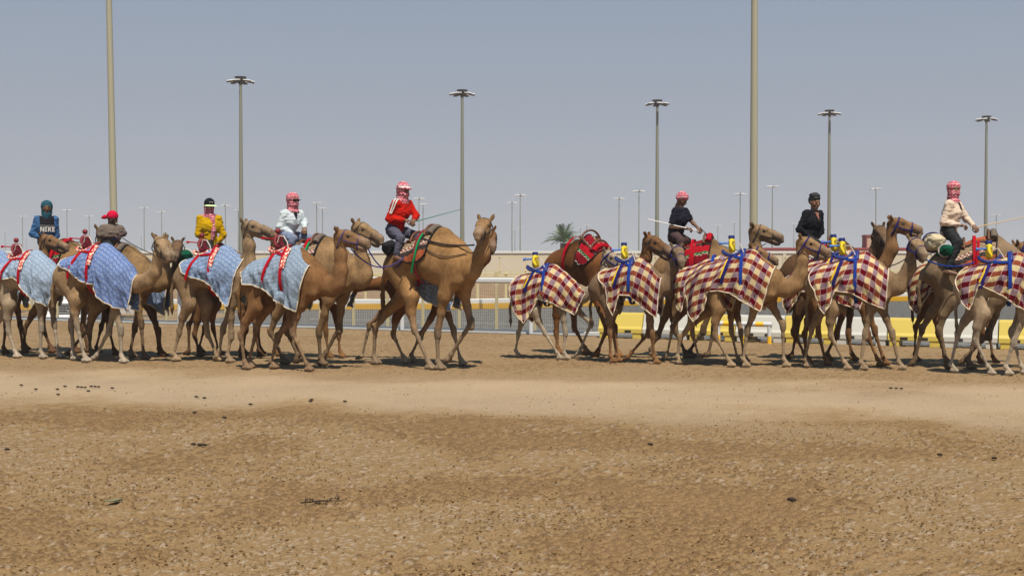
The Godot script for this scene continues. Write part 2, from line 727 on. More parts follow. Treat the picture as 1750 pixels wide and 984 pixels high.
# a flat strap along points; outs are the directions that its face looks to
func strap_mesh(pts: Array, outs: Array, width: float, thick := 0.008, closed := false) -> ArrayMesh:
	var st := st_new()
	var n := pts.size()
	var q := []
	for i in n:
		var t: Vector3
		if closed:
			t = (pts[(i + 1) % n] - pts[(i + n - 1) % n]).normalized()
		else:
			t = (pts[mini(i + 1, n - 1)] - pts[maxi(i - 1, 0)]).normalized()
		var o: Vector3 = outs[i]
		var w := t.cross(o).normalized() * width * 0.5
		q.append([pts[i] - w, pts[i] + w, pts[i] + w + o * thick, pts[i] - w + o * thick, o, w.normalized()])
	for i in (n if closed else n - 1):
		var a: Array = q[i]
		var b: Array = q[(i + 1) % n]
		face(st, a[2], a[3], b[3], b[2], a[4])
		face(st, a[0], a[1], b[1], b[0], -a[4])
		face(st, a[1], a[2], b[2], b[1], a[5])
		face(st, a[3], a[0], b[0], b[3], -a[5])
	return st.commit()


func lathe(st: SurfaceTool, prof: Array, sides := 16, at := Vector3.ZERO) -> void:
	for i in prof.size() - 1:
		var p: Vector2 = prof[i]
		var q: Vector2 = prof[i + 1]
		var e := Vector2(q.y - p.y, p.x - q.x).normalized()
		for k in sides:
			var a := TAU * k / sides
			var b := TAU * (k + 1) / sides
			var d0 := Vector3(cos(a), 0, sin(a))
			var d1 := Vector3(cos(b), 0, sin(b))
			var n0 := (d0 * e.x + Vector3.UP * e.y).normalized()
			var n1 := (d1 * e.x + Vector3.UP * e.y).normalized()
			var v := [at + d0 * p.x + Vector3.UP * p.y, at + d1 * p.x + Vector3.UP * p.y, at + d1 * q.x + Vector3.UP * q.y, at + d0 * q.x + Vector3.UP * q.y]
			var nn := [n0, n1, n1, n0]
			for m in [0, 1, 2, 0, 2, 3]:
				st.set_normal(nn[m])
				st.add_vertex(v[m])


func lathe_mesh(prof: Array, sides := 16) -> ArrayMesh:
	var st := st_new()
	lathe(st, prof, sides)
	return st.commit()


func bones_mesh(b: Bones, cell: float) -> ArrayMesh:
	var n := Net.new()
	n.run(b, cell)
	return n.mesh()


# ---------------------------------------------------------------- materials
var M := {}

func srgb(r: float, g: float, b: float) -> Color:
	return Color(r / 255.0, g / 255.0, b / 255.0)


func plain(c: Color, rough := 0.7, metal := 0.0) -> StandardMaterial3D:
	var m := StandardMaterial3D.new()
	m.albedo_color = c
	m.roughness = rough
	m.metallic = metal
	return m


func noise_image(size: int, freq: float, octaves: int, lowest: float, highest: float, sd: int) -> Image:
	var n := FastNoiseLite.new()
	n.seed = sd
	n.frequency = freq
	n.fractal_octaves = octaves
	var im := n.get_seamless_image(size, size)
	var out := Image.create(size, size, false, Image.FORMAT_RGB8)
	for y in size:
		for x in size:
			var v := lerpf(lowest, highest, im.get_pixel(x, y).r)
			out.set_pixel(x, y, Color(v, v, v))
	return out


func tex(im: Image) -> ImageTexture:
	im.generate_mipmaps()
	return ImageTexture.create_from_image(im)


func textured(c: Color, t: Texture2D, scale: float, rough := 0.85, bump: Texture2D = null, cm := 0.3) -> StandardMaterial3D:
	var m := plain(c, rough)
	m.albedo_texture = t
	if rough > 0.7:
		m.metallic_specular = 0.15
	m.uv1_triplanar = true
	m.uv1_world_triplanar = true
	m.uv1_scale = Vector3.ONE * scale
	if bump:
		m.heightmap_enabled = true
		m.heightmap_texture = bump
		m.heightmap_scale = cm
	return m


func cloth_mat(im: Image, per_metre: Vector2, rough := 0.9) -> StandardMaterial3D:
	var m := plain(Color.WHITE, rough)
	m.albedo_texture = tex(im)
	m.uv1_scale = Vector3(per_metre.x, per_metre.y, 1)
	m.metallic_specular = 0.15
	return m


func plaid_image() -> Image:
	var n := FastNoiseLite.new()
	n.seed = 3
	n.frequency = 0.09
	var im := Image.create(192, 192, false, Image.FORMAT_RGB8)
	var c := [[srgb(92, 6, 26), srgb(138, 70, 48)], [srgb(140, 118, 132), srgb(204, 188, 146)]]
	for y in 192:
		for x in 192:
			var cx := x / 96
			var cy := y / 96
			var col: Color = c[cy][cx]
			var fx := x % 96
			var fy := y % 96
			if fx < 5 or fy < 5:
				col = srgb(196, 174, 168)
			var weave := 0.93 + 0.07 * (1.0 if (x / 2 + y / 2) % 2 == 0 else 0.0) + 0.12 * n.get_noise_2d(x, y)
			im.set_pixel(x, y, Color(col.r * weave, col.g * weave, col.b * weave))
	return im


func print_image(ground: Color, mark: Color, faint: Color, sd: int) -> Image:
	var size := 320
	var im := Image.create(size, size, false, Image.FORMAT_RGB8)
	var n := FastNoiseLite.new()
	n.seed = sd
	n.frequency = 0.035
	var n2 := FastNoiseLite.new()
	n2.seed = sd + 5
	n2.frequency = 0.16
	for y in size:
		for x in size:
			var w := 0.0
			var f := 0.0
			# staggered medallions: ring, bars inside, a pale lozenge between
			var row := y / 80
			var px := fposmod(x + (40.0 if row % 2 else 0.0), 80.0) - 40.0
			var py := fposmod(float(y), 80.0) - 40.0
			var d := sqrt(px * px + py * py)
			if absf(d - 24.0) < 2.4:
				w = 1.0
			elif d < 20.0 and absf(d - 13.0) < 1.6:
				w = 0.6
			elif d < 9.0 and absf(fposmod(px, 6.0) - 3.0) < 1.4:
				w = 0.9
			var qx := fposmod(px + 80.0, 80.0) - 40.0
			var qd := absf(qx) + absf(py)
			if qd < 13.0:
				f = 0.8
			elif absf(qd - 19.0) < 1.6:
				w = maxf(w, 0.5)
			f = maxf(f, clampf(0.3 + n2.get_noise_2d(x, y) * 1.1, 0.0, 0.7))
			var worn := clampf(0.62 + n.get_noise_2d(x, y) * 1.1, 0.12, 1.0)
			var col := ground.lerp(faint, f * 0.6).lerp(mark, w * worn)
			im.set_pixel(x, y, col)
	return im


func stripe_image(bands: Array, sd: int) -> Image:
	var im := Image.create(128, 256, false, Image.FORMAT_RGB8)
	var n := FastNoiseLite.new()
	n.seed = sd
	n.frequency = 0.2
	var total := 0.0
	for b in bands:
		total += b[1]
	for y in 256:
		var t := y / 256.0 * total
		var col: Color = bands[0][0]
		var alt: Color = bands[0][2]
		var step: float = bands[0][3]
		for b in bands:
			if t < b[1]:
				col = b[0]
				alt = b[2]
				step = b[3]
				break
			t -= b[1]
		for x in 128:
			var c := col
			if step > 0.0 and fposmod(x + (step * 0.5 if int(t * 3.0) % 2 else 0.0), step) < step * 0.5:
				c = alt
			var v := 0.9 + 0.3 * n.get_noise_2d(x, y)
			im.set_pixel(x, y, Color(c.r * v, c.g * v, c.b * v))
	return im


func keffiyeh_image(dark: Color, light: Color) -> Image:
	var im := Image.create(64, 64, false, Image.FORMAT_RGB8)
	for y in 64:
		for x in 64:
			var a := (x / 8 + y / 8) % 2 == 0
			var tooth := (x % 8 + y % 8) < 8
			var c := dark if (a or (tooth and x % 16 < 8)) else light
			if y % 32 < 3:
				c = light
			im.set_pixel(x, y, c)
	return im


func make_materials() -> void:
	var grain := tex(noise_image(256, 0.05, 4, 0.62, 1.0, 1))
	var hair := tex(noise_image(256, 0.07, 5, 0.50, 1.14, 8))
	var fur := tex(noise_image(256, 0.09, 3, 0.0, 1.0, 2))
	var weave := tex(noise_image(128, 0.3, 2, 0.82, 1.0, 4))
	M.grain = grain
	M.fur = fur
	M.weave = weave
	var coat := StandardMaterial3D.new()
	coat.vertex_color_use_as_albedo = true
	coat.albedo_texture = hair
	coat.uv1_triplanar = true
	coat.uv1_scale = Vector3(7, 4, 7)
	coat.roughness = 0.88
	coat.metallic_specular = 0.18
	coat.heightmap_enabled = true
	coat.heightmap_texture = fur
	coat.heightmap_scale = 1.1
	M.coat = coat
	M.eye = plain(Color(0.012, 0.009, 0.008), 0.12)
	M.nostril = plain(Color(0.05, 0.03, 0.025), 0.7)
	M.plaid = cloth_mat(plaid_image(), Vector2(5.1, 5.2))
	M.blue = cloth_mat(print_image(srgb(90, 116, 176), srgb(216, 224, 240), srgb(142, 165, 208), 1), Vector2(2.9, 2.9))
	M.blue2 = cloth_mat(print_image(srgb(100, 124, 166), srgb(212, 220, 232), srgb(146, 168, 200), 2), Vector2(2.9, 2.9))
	M.grey = cloth_mat(print_image(srgb(120, 141, 170), srgb(216, 223, 230), srgb(160, 178, 202), 3), Vector2(3.1, 3.1))
	M.hem_cream = textured(srgb(222, 208, 184), weave, 9.0)
	M.red_strap = textured(srgb(176, 18, 36), weave, 12.0, 0.75)
	M.blue_strap = textured(srgb(30, 62, 148), weave, 12.0, 0.75)
	M.navy_strap = textured(srgb(38, 36, 104), weave, 12.0, 0.75)
	M.black_rope = plain(srgb(34, 28, 30), 0.8)
	M.white_rope = textured(srgb(214, 204, 196), weave, 20.0)
	M.purple_rope = textured(srgb(74, 66, 128), weave, 20.0)
	M.yellow_strap = textured(srgb(226, 188, 40), weave, 12.0)
	M.green_strap = textured(srgb(22, 142, 84), weave, 12.0)
	M.maroon = textured(srgb(128, 14, 34), weave, 6.0, 0.6)
	M.robot_yellow = textured(srgb(232, 206, 24), weave, 6.0, 0.6)
	M.robot_blue = textured(srgb(26, 44, 120), weave, 6.0, 0.6)
	M.sky_blue = plain(srgb(44, 104, 184), 0.55)
	M.red_check = textured(Color.WHITE, tex(keffiyeh_image(srgb(176, 16, 38), srgb(236, 226, 200))), 4.0)
	M.wood = textured(srgb(120, 74, 44), grain, 3.0, 0.6)
	M.saddle_red = cloth_mat(stripe_image([[srgb(176, 22, 44), 3.0, srgb(60, 20, 24), 18.0], [srgb(30, 30, 34), 1.0, srgb(214, 200, 180), 26.0], [srgb(196, 30, 40), 2.4, srgb(140, 16, 36), 30.0], [srgb(36, 120, 72), 0.5, srgb(36, 120, 72), 0.0], [srgb(208, 190, 160), 0.6, srgb(30, 26, 30), 16.0]], 1), Vector2(1.6, 2.2))
	M.saddle_brown = cloth_mat(stripe_image([[srgb(150, 96, 70), 2.0, srgb(196, 92, 50), 40.0], [srgb(76, 60, 56), 1.0, srgb(96, 76, 70), 20.0], [srgb(176, 152, 124), 1.4, srgb(130, 110, 92), 24.0], [srgb(126, 30, 40), 0.8, srgb(220, 210, 190), 14.0], [srgb(52, 46, 48), 1.0, srgb(84, 72, 66), 22.0]], 2), Vector2(1.5, 2.0))
	M.saddle_multi = cloth_mat(stripe_image([[srgb(38, 62, 116), 2.0, srgb(60, 96, 150), 24.0], [srgb(170, 28, 44), 1.2, srgb(228, 220, 208), 18.0], [srgb(210, 204, 196), 1.0, srgb(40, 34, 40), 16.0], [srgb(60, 50, 60), 1.6, srgb(140, 40, 60), 30.0]], 3), Vector2(1.7, 2.0))
	M.bag_cream = textured(srgb(206, 192, 160), weave, 6.0)
	M.bag_green = textured(srgb(20, 84, 62), weave, 6.0)
	M.bag_dark = textured(srgb(42, 40, 44), weave, 6.0)


# ---------------------------------------------------------------- what the camels wear
func cloth(b: Beast, xr: float, front: Array, hem: Array, cols: int, rows: int, off: float, fold: float, sd: int, bow := 0.0) -> Dictionary:
	var s := b.s
	var noise := FastNoiseLite.new()
	noise.seed = sd
	noise.frequency = 3.2
	var lens := [0.0]
	for i in range(1, hem.size()):
		lens.append(lens[i - 1] + Vector2(hem[i][0] - hem[i - 1][0], hem[i][1] - hem[i - 1][1]).length())
	var total: float = lens[lens.size() - 1]
	xr = maxf(xr, -0.90 * s)
	var tops := []
	var bots := []
	var last := 1.7 * s
	for i in cols + 1:
		var t := float(i) / cols
		var x := lerpf(xr, front[0], t)
		var y := b.ridge(x)
		if y < 0.0:
			y = last
		last = y
		if i > cols * 0.8:
			y = lerpf(y, minf(y, front[1] + 0.02), (t - 0.8) / 0.2)
		tops.append(Vector2(x, y + 0.012))
		var l := t * total
		var k := 0
		while k < hem.size() - 2 and lens[k + 1] < l:
			k += 1
		var f: float = (l - lens[k]) / maxf(lens[k + 1] - lens[k], 0.001)
		bots.append(Vector2(lerpf(hem[k][0], hem[k + 1][0], f), lerpf(hem[k][1], hem[k + 1][1], f)))
	var zs := []
	var ps := []
	var raw := []
	for i in cols + 1:
		var zc := PackedFloat32Array()
		var pc := PackedVector2Array()
		var rc := PackedFloat32Array()
		var carry := 0.0
		for j in rows + 1:
			var t := float(j) / rows
			var p: Vector2 = tops[i].lerp(bots[i], pow(t, 1.6))
			p.x -= bow * pow(1.0 - float(i) / cols, 3.0) * sin(PI * pow(t, 1.2))
			var h := 0.0
			if j > 0:
				h = b.hit_side(p.x, p.y)
			carry = maxf(h, carry * (0.99 if h > 0.0 else 0.997))
			zc.append(carry)
			rc.append(h)
			pc.append(p)
		zs.append(zc)
		ps.append(pc)
		raw.append(rc)
	for pass_no in 3:
		var nz := []
		for i in cols + 1:
			var zc: PackedFloat32Array = zs[i].duplicate()
			for j in range(1, rows + 1):
				var sum: float = zs[maxi(i - 1, 0)][j] + zs[mini(i + 1, cols)][j] + zs[i][mini(j + 1, rows)] + zs[i][j - 1]
				zc[j] = maxf(zs[i][j] - 0.004, lerpf(zs[i][j], sum * 0.25, 0.6))
			nz.append(zc)
		zs = nz
	var grid := []
	var side_v := []
	for i in cols + 1:
		var col := PackedVector3Array()
		var vs := PackedFloat32Array()
		var v := 0.0
		for j in rows + 1:
			var t := float(j) / rows
			var p: Vector2 = ps[i][j]
			var z: float = zs[i][j]
			if j > 0:
				z += off
			var q := noise.get_noise_2d(p.x * 1.6, p.y * 0.45 + 9.0)
			var q2 := noise.get_noise_2d(p.x * 3.4 + 31.0, p.y * 1.5)
			var q3 := noise.get_noise_2d(p.x * 2.2 + p.y * 1.8 + 55.0, p.y * 0.9 - p.x * 0.7)
			z += (fold * t * t * (q * 1.3 + 0.6 * q2) + 0.012 * q2 + 0.03 * maxf(0.0, q3) * smoothstep(0.1, 0.6, t)) * (1.0 if j > 0 else 0.0)
			var w := Vector3(p.x + fold * 0.3 * q2 * t, p.y, maxf(z, 0.0 if j == 0 else raw[i][j] + 0.018))
			if j > 0:
				v += w.distance_to(col[j - 1])
			col.append(w)
			vs.append(v)
		grid.append(col)
		side_v.append(vs)
	var verts := PackedVector3Array()
	var uvs := PackedVector2Array()
	var width := 2 * rows + 1
	var along := 0.0
	for i in cols + 1:
		if i > 0:
			along += tops[i].distance_to(tops[i - 1])
		for j in range(-rows, rows + 1):
			var p: Vector3 = grid[i][absi(j)]
			if j < 0:
				p.z = -p.z
			verts.append(p)
			uvs.append(Vector2(along, side_v[i][absi(j)] * (1.0 if j >= 0 else -1.0)))
	var idx := PackedInt32Array()
	for i in cols:
		for j in width - 1:
			var a := i * width + j
			idx.append_array(PackedInt32Array([a, a + width, a + width + 1, a, a + width + 1, a + 1]))
	var norms := PackedVector3Array()
	norms.resize(verts.size())
	for t in range(0, idx.size(), 3):
		var n := (verts[idx[t + 2]] - verts[idx[t]]).cross(verts[idx[t + 1]] - verts[idx[t]])
		for m in 3:
			norms[idx[t + m]] += n
	for i in norms.size():
		norms[i] = norms[i].normalized()
		if norms[i].z * verts[i].z < 0.0 and absf(verts[i].z) > 0.08:
			pass
	var arr := []
	arr.resize(Mesh.ARRAY_MAX)
	arr[Mesh.ARRAY_VERTEX] = verts
	arr[Mesh.ARRAY_NORMAL] = norms
	arr[Mesh.ARRAY_TEX_UV] = uvs
	arr[Mesh.ARRAY_INDEX] = idx
	var mesh := ArrayMesh.new()
	mesh.add_surface_from_arrays(Mesh.PRIMITIVE_TRIANGLES, arr)
	var rim := []
	for i in cols + 1:
		rim.append(grid[i][rows])
	for j in range(rows - 1, -rows, -1):
		var p: Vector3 = grid[cols][absi(j)]
		rim.append(Vector3(p.x, p.y, p.z * signf(j)))
	for i in range(cols, -1, -1):
		var p: Vector3 = grid[i][rows]
		rim.append(Vector3(p.x, p.y, -p.z))
	for j in range(-rows + 1, rows):
		var p: Vector3 = grid[0][absi(j)]
		rim.append(Vector3(p.x, p.y, p.z * signf(j)))
	return {"mesh": mesh, "rim": rim, "grid": grid, "cols": cols, "rows": rows, "xr": xr, "xf": front[0]}


# a strap lying on the near flank through side-view points
func side_strap(b: Beast, pts: Array, width: float, off: float) -> ArrayMesh:
	var fine := []
	for i in pts.size() - 1:
		var n := 6
		for k in n:
			fine.append(Vector2(pts[i][0], pts[i][1]).lerp(Vector2(pts[i + 1][0], pts[i + 1][1]), float(k) / n))
	fine.append(Vector2(pts[-1][0], pts[-1][1]))
	var ps := []
	var outs := []
	var carry := 0.0
	for p in fine:
		var h := b.hit_side(p.x, p.y)
		carry = maxf(h, carry * 0.98)
		ps.append(Vector3(p.x, p.y, carry + off))
	for i in ps.size():
		var t: Vector3 = (ps[mini(i + 1, ps.size() - 1)] - ps[maxi(i - 1, 0)]).normalized()
		var o := Vector3(0, 0.35, 1)
		outs.append((o - t * o.dot(t)).normalized())
	return strap_mesh(ps, outs, width)


func girth(b: Beast, x: float, width: float, off: float) -> ArrayMesh:
	var ring := b.around(x, 48, off)
	var ps := []
	var outs := []
	for p in ring:
		ps.append(p)
		outs.append(Vector3(0, p.y - 1.4 * b.s, p.z).normalized())
	return strap_mesh(ps, outs, width, 0.009, true)


func head_point(b: Beast, x: float, y: float, z: float) -> Vector3:
	var hs := lerpf(b.s, 1.0, 0.4) * 1.05
	return b.head_at + (b.head_u * x + b.head_v * y + b.head_w * z) * hs


func head_ring(b: Beast, x: float, cy: float, ry: float, rz: float, lean: float, r: float) -> ArrayMesh:
	var pts := []
	for i in 20:
		var a := TAU * i / 20
		pts.append(head_point(b, x + lean * cos(a), cy + ry * cos(a), rz * sin(a)))
	return tube_mesh(pts, [r], 6, true)


func halter(b: Beast, mat: Material, label: String, r := 0.009) -> void:
	var t := thing("halter", label, "halter", Vector3(b.c.at[0], 0, b.c.at[1]), -b.c.yaw, "camel halters")
	put(head_ring(b, 0.285, -0.045, 0.112, 0.074, 0.0, r), "noseband", mat, t)
	put(head_ring(b, 0.03, -0.03, 0.155, 0.115, 0.05, r), "throat_strap", mat, t)
	for z in [-1.0, 1.0]:
		put(tube_mesh([head_point(b, 0.285, -0.06, z * 0.074), head_point(b, 0.16, -0.06, z * 0.10), head_point(b, 0.05, -0.03, z * 0.118)], [r * 0.8], 6), "cheek_strap", mat, t)


func sag(a: Vector3, b: Vector3, drop: float, n := 14) -> Array:
	var out := []
	for i in n + 1:
		var t := float(i) / n
		out.append(a.lerp(b, t) - Vector3.UP * drop * 4.0 * t * (1.0 - t))
	return out


func over_flank(b: Beast, pts: Array, off: float) -> Array:
	var out := []
	for p in pts:
		out.append(in_world(b, Vector3(p.x, p.y, maxf(p.z, b.hit_side(p.x, p.y) + off))))
	return out


# ---------------------------------------------------------------- robot jockeys
var robot_proto := {}

func make_robots() -> void:
	for kind in ["red", "yellow"]:
		var o := Node3D.new()
		var b := Bones.new()
		var main: Material = M.maroon if kind == "red" else M.robot_yellow
		b.add(Vector3(0, 0.05, -0.032), Vector3(0.0, 0.19, -0.032), 0.06, 0.055, 0.03)
		b.add(Vector3(0, 0.05, 0.032), Vector3(0.0, 0.19, 0.032), 0.06, 0.055, 0.03)
		b.add(Vector3(0.01, 0.2, -0.075), Vector3(0.01, 0.2, 0.075), 0.042, 0.042, 0.03)
		put(bones_mesh(b, 0.014), "body", main, o)
		for z in [-1.0, 1.0]:
			put(tube_mesh([Vector3(0.0, 0.205, z * 0.09), Vector3(-0.01, 0.13, z * 0.125), Vector3(0.03, 0.05, z * 0.13)], [0.032, 0.028, 0.02], 8), "arm", main, o)
		var hd := st_new()
		if kind == "red":
			lathe(hd, [Vector2(0.001, 0.26), Vector2(0.03, 0.268), Vector2(0.048, 0.295), Vector2(0.05, 0.32), Vector2(0.036, 0.35), Vector2(0.001, 0.362)], 12)
			put(hd.commit(), "head", M.maroon, o)
			put(tube_mesh([Vector3(0.03, 0.10, 0.1), Vector3(0.09, 0.22, 0.12), Vector3(0.17, 0.21, 0.12), Vector3(0.24, 0.10, 0.13), Vector3(0.26, -0.02, 0.15)], [0.012], 6), "hose", M.white_rope, o)
			put(tube_mesh([Vector3(-0.05, 0.18, 0.06), Vector3(-0.20, 0.20, 0.10), Vector3(-0.26, 0.20, 0.12)], [0.012, 0.012, 0.03], 6), "whip_arm", M.red_strap, o)
		else:
			lathe(hd, [Vector2(0.001, 0.235), Vector2(0.046, 0.238), Vector2(0.058, 0.25), Vector2(0.056, 0.295), Vector2(0.05, 0.305), Vector2(0.001, 0.308)], 12)
			put(hd.commit(), "head", M.robot_blue, o)
			put(tube_mesh([Vector3(-0.04, 0.17, 0.09), Vector3(-0.16, 0.17, 0.12), Vector3(-0.21, 0.17, 0.13)], [0.016, 0.018, 0.034], 8), "whip_arm", M.sky_blue, o)
			put(tube_mesh([Vector3(0.05, 0.16, 0.09), Vector3(0.14, 0.16, 0.12), Vector3(0.2, 0.05, 0.14), Vector3(0.24, -0.06, 0.18)], [0.010], 6), "hose", M.white_rope, o)
		var ring := []
		for i in 18:
			var a := TAU * i / 18
			ring.append(Vector3(0.17 * cos(a), 0.015 + 0.02 * cos(2.0 * a) - 0.05 * absf(sin(a)), 0.15 * sin(a)))
		put(tube_mesh(ring, [0.028], 8, true), "base_cushion", M.red_check if kind == "red" else M.robot_blue, o)
		robot_proto[kind] = o

# ---------------------------------------------------------------- riders
func vec(a: Array) -> Vector3:
	return Vector3(a[0], a[1], a[2])


func rough_up(n: Net, amount: float, freq: float, sd: int) -> void:      # creases of worn cloth
	var f := FastNoiseLite.new()
	f.seed = sd
	f.frequency = freq
	f.fractal_octaves = 2
	for i in n.verts.size():
		var p := n.verts[i]
		var q := f.get_noise_3d(p.x, p.y * 1.7, p.z)
		n.verts[i] = p + n.norms[i] * q * amount
	# new normals from the creased faces
	var norms := PackedVector3Array()
	norms.resize(n.verts.size())
	for t in range(0, n.idx.size(), 3):
		var a := n.idx[t]
		var b := n.idx[t + 1]
		var c := n.idx[t + 2]
		var m := (n.verts[c] - n.verts[a]).cross(n.verts[b] - n.verts[a])
		norms[a] += m
		norms[b] += m
		norms[c] += m
	for i in norms.size():
		n.norms[i] = norms[i].normalized() if norms[i].length_squared() > 0.0 else n.norms[i]


func join(into: Net, other: Net) -> void:
	var base := into.verts.size()
	into.verts.append_array(other.verts)
	into.norms.append_array(other.norms)
	into.cols.append_array(other.cols)
	for i in other.idx:
		into.idx.append(i + base)


func hand(wrist: Vector3, dir: Vector3, palm_down: Vector3, col: Vector3) -> Net:
	var b := Bones.new()
	var f := dir.normalized()
	var side := f.cross(palm_down).normalized()
	var down := side.cross(f).normalized() * -1.0
	if down.dot(palm_down) < 0.0:
		down = -down
	b.add(wrist - f * 0.03, wrist + f * 0.02, 0.026, 0.028, 0.02, col)
	var knuckle := wrist + f * 0.085
	for i in 4:
		var o := side * (i - 1.5) * 0.021
		b.add(wrist + f * 0.02 + o * 0.6, knuckle + o, 0.019, 0.014, 0.012, col)
		var l: float = [0.034, 0.042, 0.040, 0.030][i]
		var p1: Vector3 = knuckle + o + (f * 0.75 + down * 0.65).normalized() * l
		var p2: Vector3 = p1 + (down * 0.95 - f * 0.35).normalized() * l * 0.8
		var p3: Vector3 = p2 + (-f * 0.9 + down * 0.2).normalized() * l * 0.6
		b.add(knuckle + o, p1, 0.0105, 0.0095, 0.004, col)
		b.add(p1, p2, 0.0095, 0.0085, 0.004, col)
		b.add(p2, p3, 0.0085, 0.0075, 0.004, col)
	var th := wrist + f * 0.03 - side * 0.03
	b.add(th, th + (f * 0.6 - side * 0.45 + down * 0.5).normalized() * 0.04, 0.013, 0.0115, 0.01, col)
	b.add(th + (f * 0.6 - side * 0.45 + down * 0.5).normalized() * 0.04, th + f * 0.05 + down * 0.045 - side * 0.012, 0.0115, 0.009, 0.004, col)
	var n := Net.new()
	n.run(b, 0.006)
	return n


func rider(key: String, look: Dictionary) -> void:
	var d: Dictionary = RIDERS[key]
	var c: Dictionary = CAMELS[d.camel]
	var skin: Vector3 = look.skin
	var hip := vec(d.hip)
	var neck := vec(d.neck)
	var headc := vec(d.head)
	var side := vec(d.side)
	var fwd := vec(d.face)
	var up := Vector3.UP
	var t := thing("person", look.label, "person", Vector3(c.at[0], 0, c.at[1]), -c.yaw, "camel riders")
	var sn := neck + side * 0.155 - up * 0.045
	var sf := neck - side * 0.155 - up * 0.045
	var en := vec(d.en)
	var ef := vec(d.ef)
	var hn := vec(d.hn)
	var hf := vec(d.hf)
	# keep the arms at human length
	en = sn + (en - sn).limit_length(0.31)
	ef = sf + (ef - sf).limit_length(0.31)
	hn = en + (hn - en).limit_length(0.27)
	hf = ef + (hf - ef).limit_length(0.27)
	var pel_n := hip + Vector3(0, 0.02, 0.09)
	var pel_f := hip + Vector3(0, 0.02, -0.09)
	var kn := hip + Vector3(0.24, -0.14, 0.30)
	var fn := hip + Vector3(0.12, -0.48, 0.36)
	if d.has("kn"):
		kn = vec(d.kn)
		fn = vec(d.fn)
	var kf := Vector3(kn.x, kn.y, -kn.z)
	var ff := Vector3(fn.x, fn.y, -fn.z)
	var chest := neck.lerp(hip, 0.36) + fwd * 0.015
	var waist := neck.lerp(hip, 0.72)
	var toe := Vector3(0.15, -0.05, 0.02)
	var hl := vec(d.look).normalized()
	var hw := hl.cross(up).normalized()
	var hu := hw.cross(hl).normalized()
	# the body
	var b := Bones.new()
	b.add(hip, waist, 0.105, 0.095, 0.06, skin)
	b.add(waist, chest, 0.095, 0.115, 0.06, skin)
	b.add(chest, neck - up * 0.06, 0.115, 0.075, 0.06, skin)
	b.add(sn, sf, 0.05, 0.05, 0.05, skin)
	b.add(neck - up * 0.04, headc - up * 0.05, 0.05, 0.048, 0.03, skin)
	for q in [[sn, en, hn], [sf, ef, hf]]:
		b.add(q[0], q[1], 0.043, 0.034, 0.03, skin)
		b.add(q[1], q[1].lerp(q[2], 0.4), 0.036, 0.035, 0.02, skin)
		b.add(q[1].lerp(q[2], 0.4), q[2], 0.035, 0.024, 0.02, skin)
	for q in [[pel_n, kn, fn], [pel_f, kf, ff]]:
		b.add(q[0], q[1], 0.075, 0.05, 0.05, skin)
		b.add(q[1], q[1].lerp(q[2], 0.35), 0.046, 0.048, 0.02, skin)
		b.add(q[1].lerp(q[2], 0.35), q[2], 0.048, 0.03, 0.02, skin)
		b.add(q[2], q[2] + toe, 0.034, 0.026, 0.02, skin)
		b.add(q[2] + Vector3(-0.03, -0.02, 0), q[2] + toe, 0.03, 0.024, 0.02, skin)
	var body := Net.new()
	body.run(b, 0.015)
	# head on a finer grid
	var hb := Bones.new()
	var h := func(x: float, y: float, z: float) -> Vector3: return headc + hl * x + hu * y + hw * z
	hb.add(h.call(-0.012, 0.03, 0), h.call(0.0, 0.03, 0), 0.088, 0.086, 0.03, skin)
	hb.add(h.call(0.025, -0.01, 0), h.call(0.04, -0.075, 0), 0.066, 0.042, 0.03, skin)
	hb.add(h.call(0.06, -0.09, 0), h.call(0.062, -0.095, 0), 0.026, 0.024, 0.02, skin)
	hb.add(h.call(0.085, 0.02, 0), h.call(0.105, -0.025, 0), 0.011, 0.016, 0.012, skin)
	hb.add(h.call(0.08, 0.035, -0.03), h.call(0.08, 0.035, 0.03), 0.014, 0.014, 0.014, skin * 0.9)
	hb.add(h.call(0.086, -0.058, -0.018), h.call(0.086, -0.058, 0.018), 0.011, 0.011, 0.008, skin * 0.75)
	hb.add(h.call(-0.01, -0.06, 0), h.call(-0.02, -0.13, 0), 0.055, 0.05, 0.03, skin)
	for z in [-1.0, 1.0]:
		hb.add(h.call(0.05, -0.015, z * 0.045), h.call(0.05, -0.02, z * 0.045), 0.028, 0.028, 0.02, skin)
		hb.add(h.call(0.0, 0.02, z * 0.088), h.call(0.0, -0.015, z * 0.084), 0.016, 0.012, 0.006, skin * 0.9)
	var hn_net := Net.new()
	hn_net.run(hb, 0.009)
	join(body, hn_net)
	join(body, hand(hn, (hn - en), Vector3(0.1, -1, 0.0), skin))
	join(body, hand(hf, (hf - ef), Vector3(0.1, -1, 0.0), skin))
	put(body.mesh(), "body", M.skin, t)
	for z in [-1.0, 1.0]:
		var em := SphereMesh.new()
		em.radius = 0.011
		em.height = 0.018
		em.radial_segments = 10
		em.rings = 6
		put(em, "eye", M.eye, t, h.call(0.082, 0.012, z * 0.032))
	# shirt
	var sb := Bones.new()
	var bare: float = look.get("sleeve", 1.0)
	sb.add(hip + up * 0.0, waist, 0.135, 0.125, 0.07)
	sb.add(waist, chest, 0.122, 0.138, 0.07)
	sb.add(chest + side * 0.05, chest - side * 0.05, 0.13, 0.13, 0.06)
	sb.add(chest, neck - up * 0.075, 0.135, 0.085, 0.07)
	sb.add(sn, sf, 0.062, 0.062, 0.06)
	for q in [[sn, en, hn], [sf, ef, hf]]:
		if bare > 0.6:
			sb.add(q[0], q[1], 0.066, 0.056, 0.05)
			sb.add(q[1], q[2] - (q[2] - q[1]).normalized() * 0.03, 0.056, 0.046 if key != "cream" else 0.038, 0.03)
		else:
			sb.add(q[0], q[0].lerp(q[1], 0.75), 0.066, 0.066, 0.05)
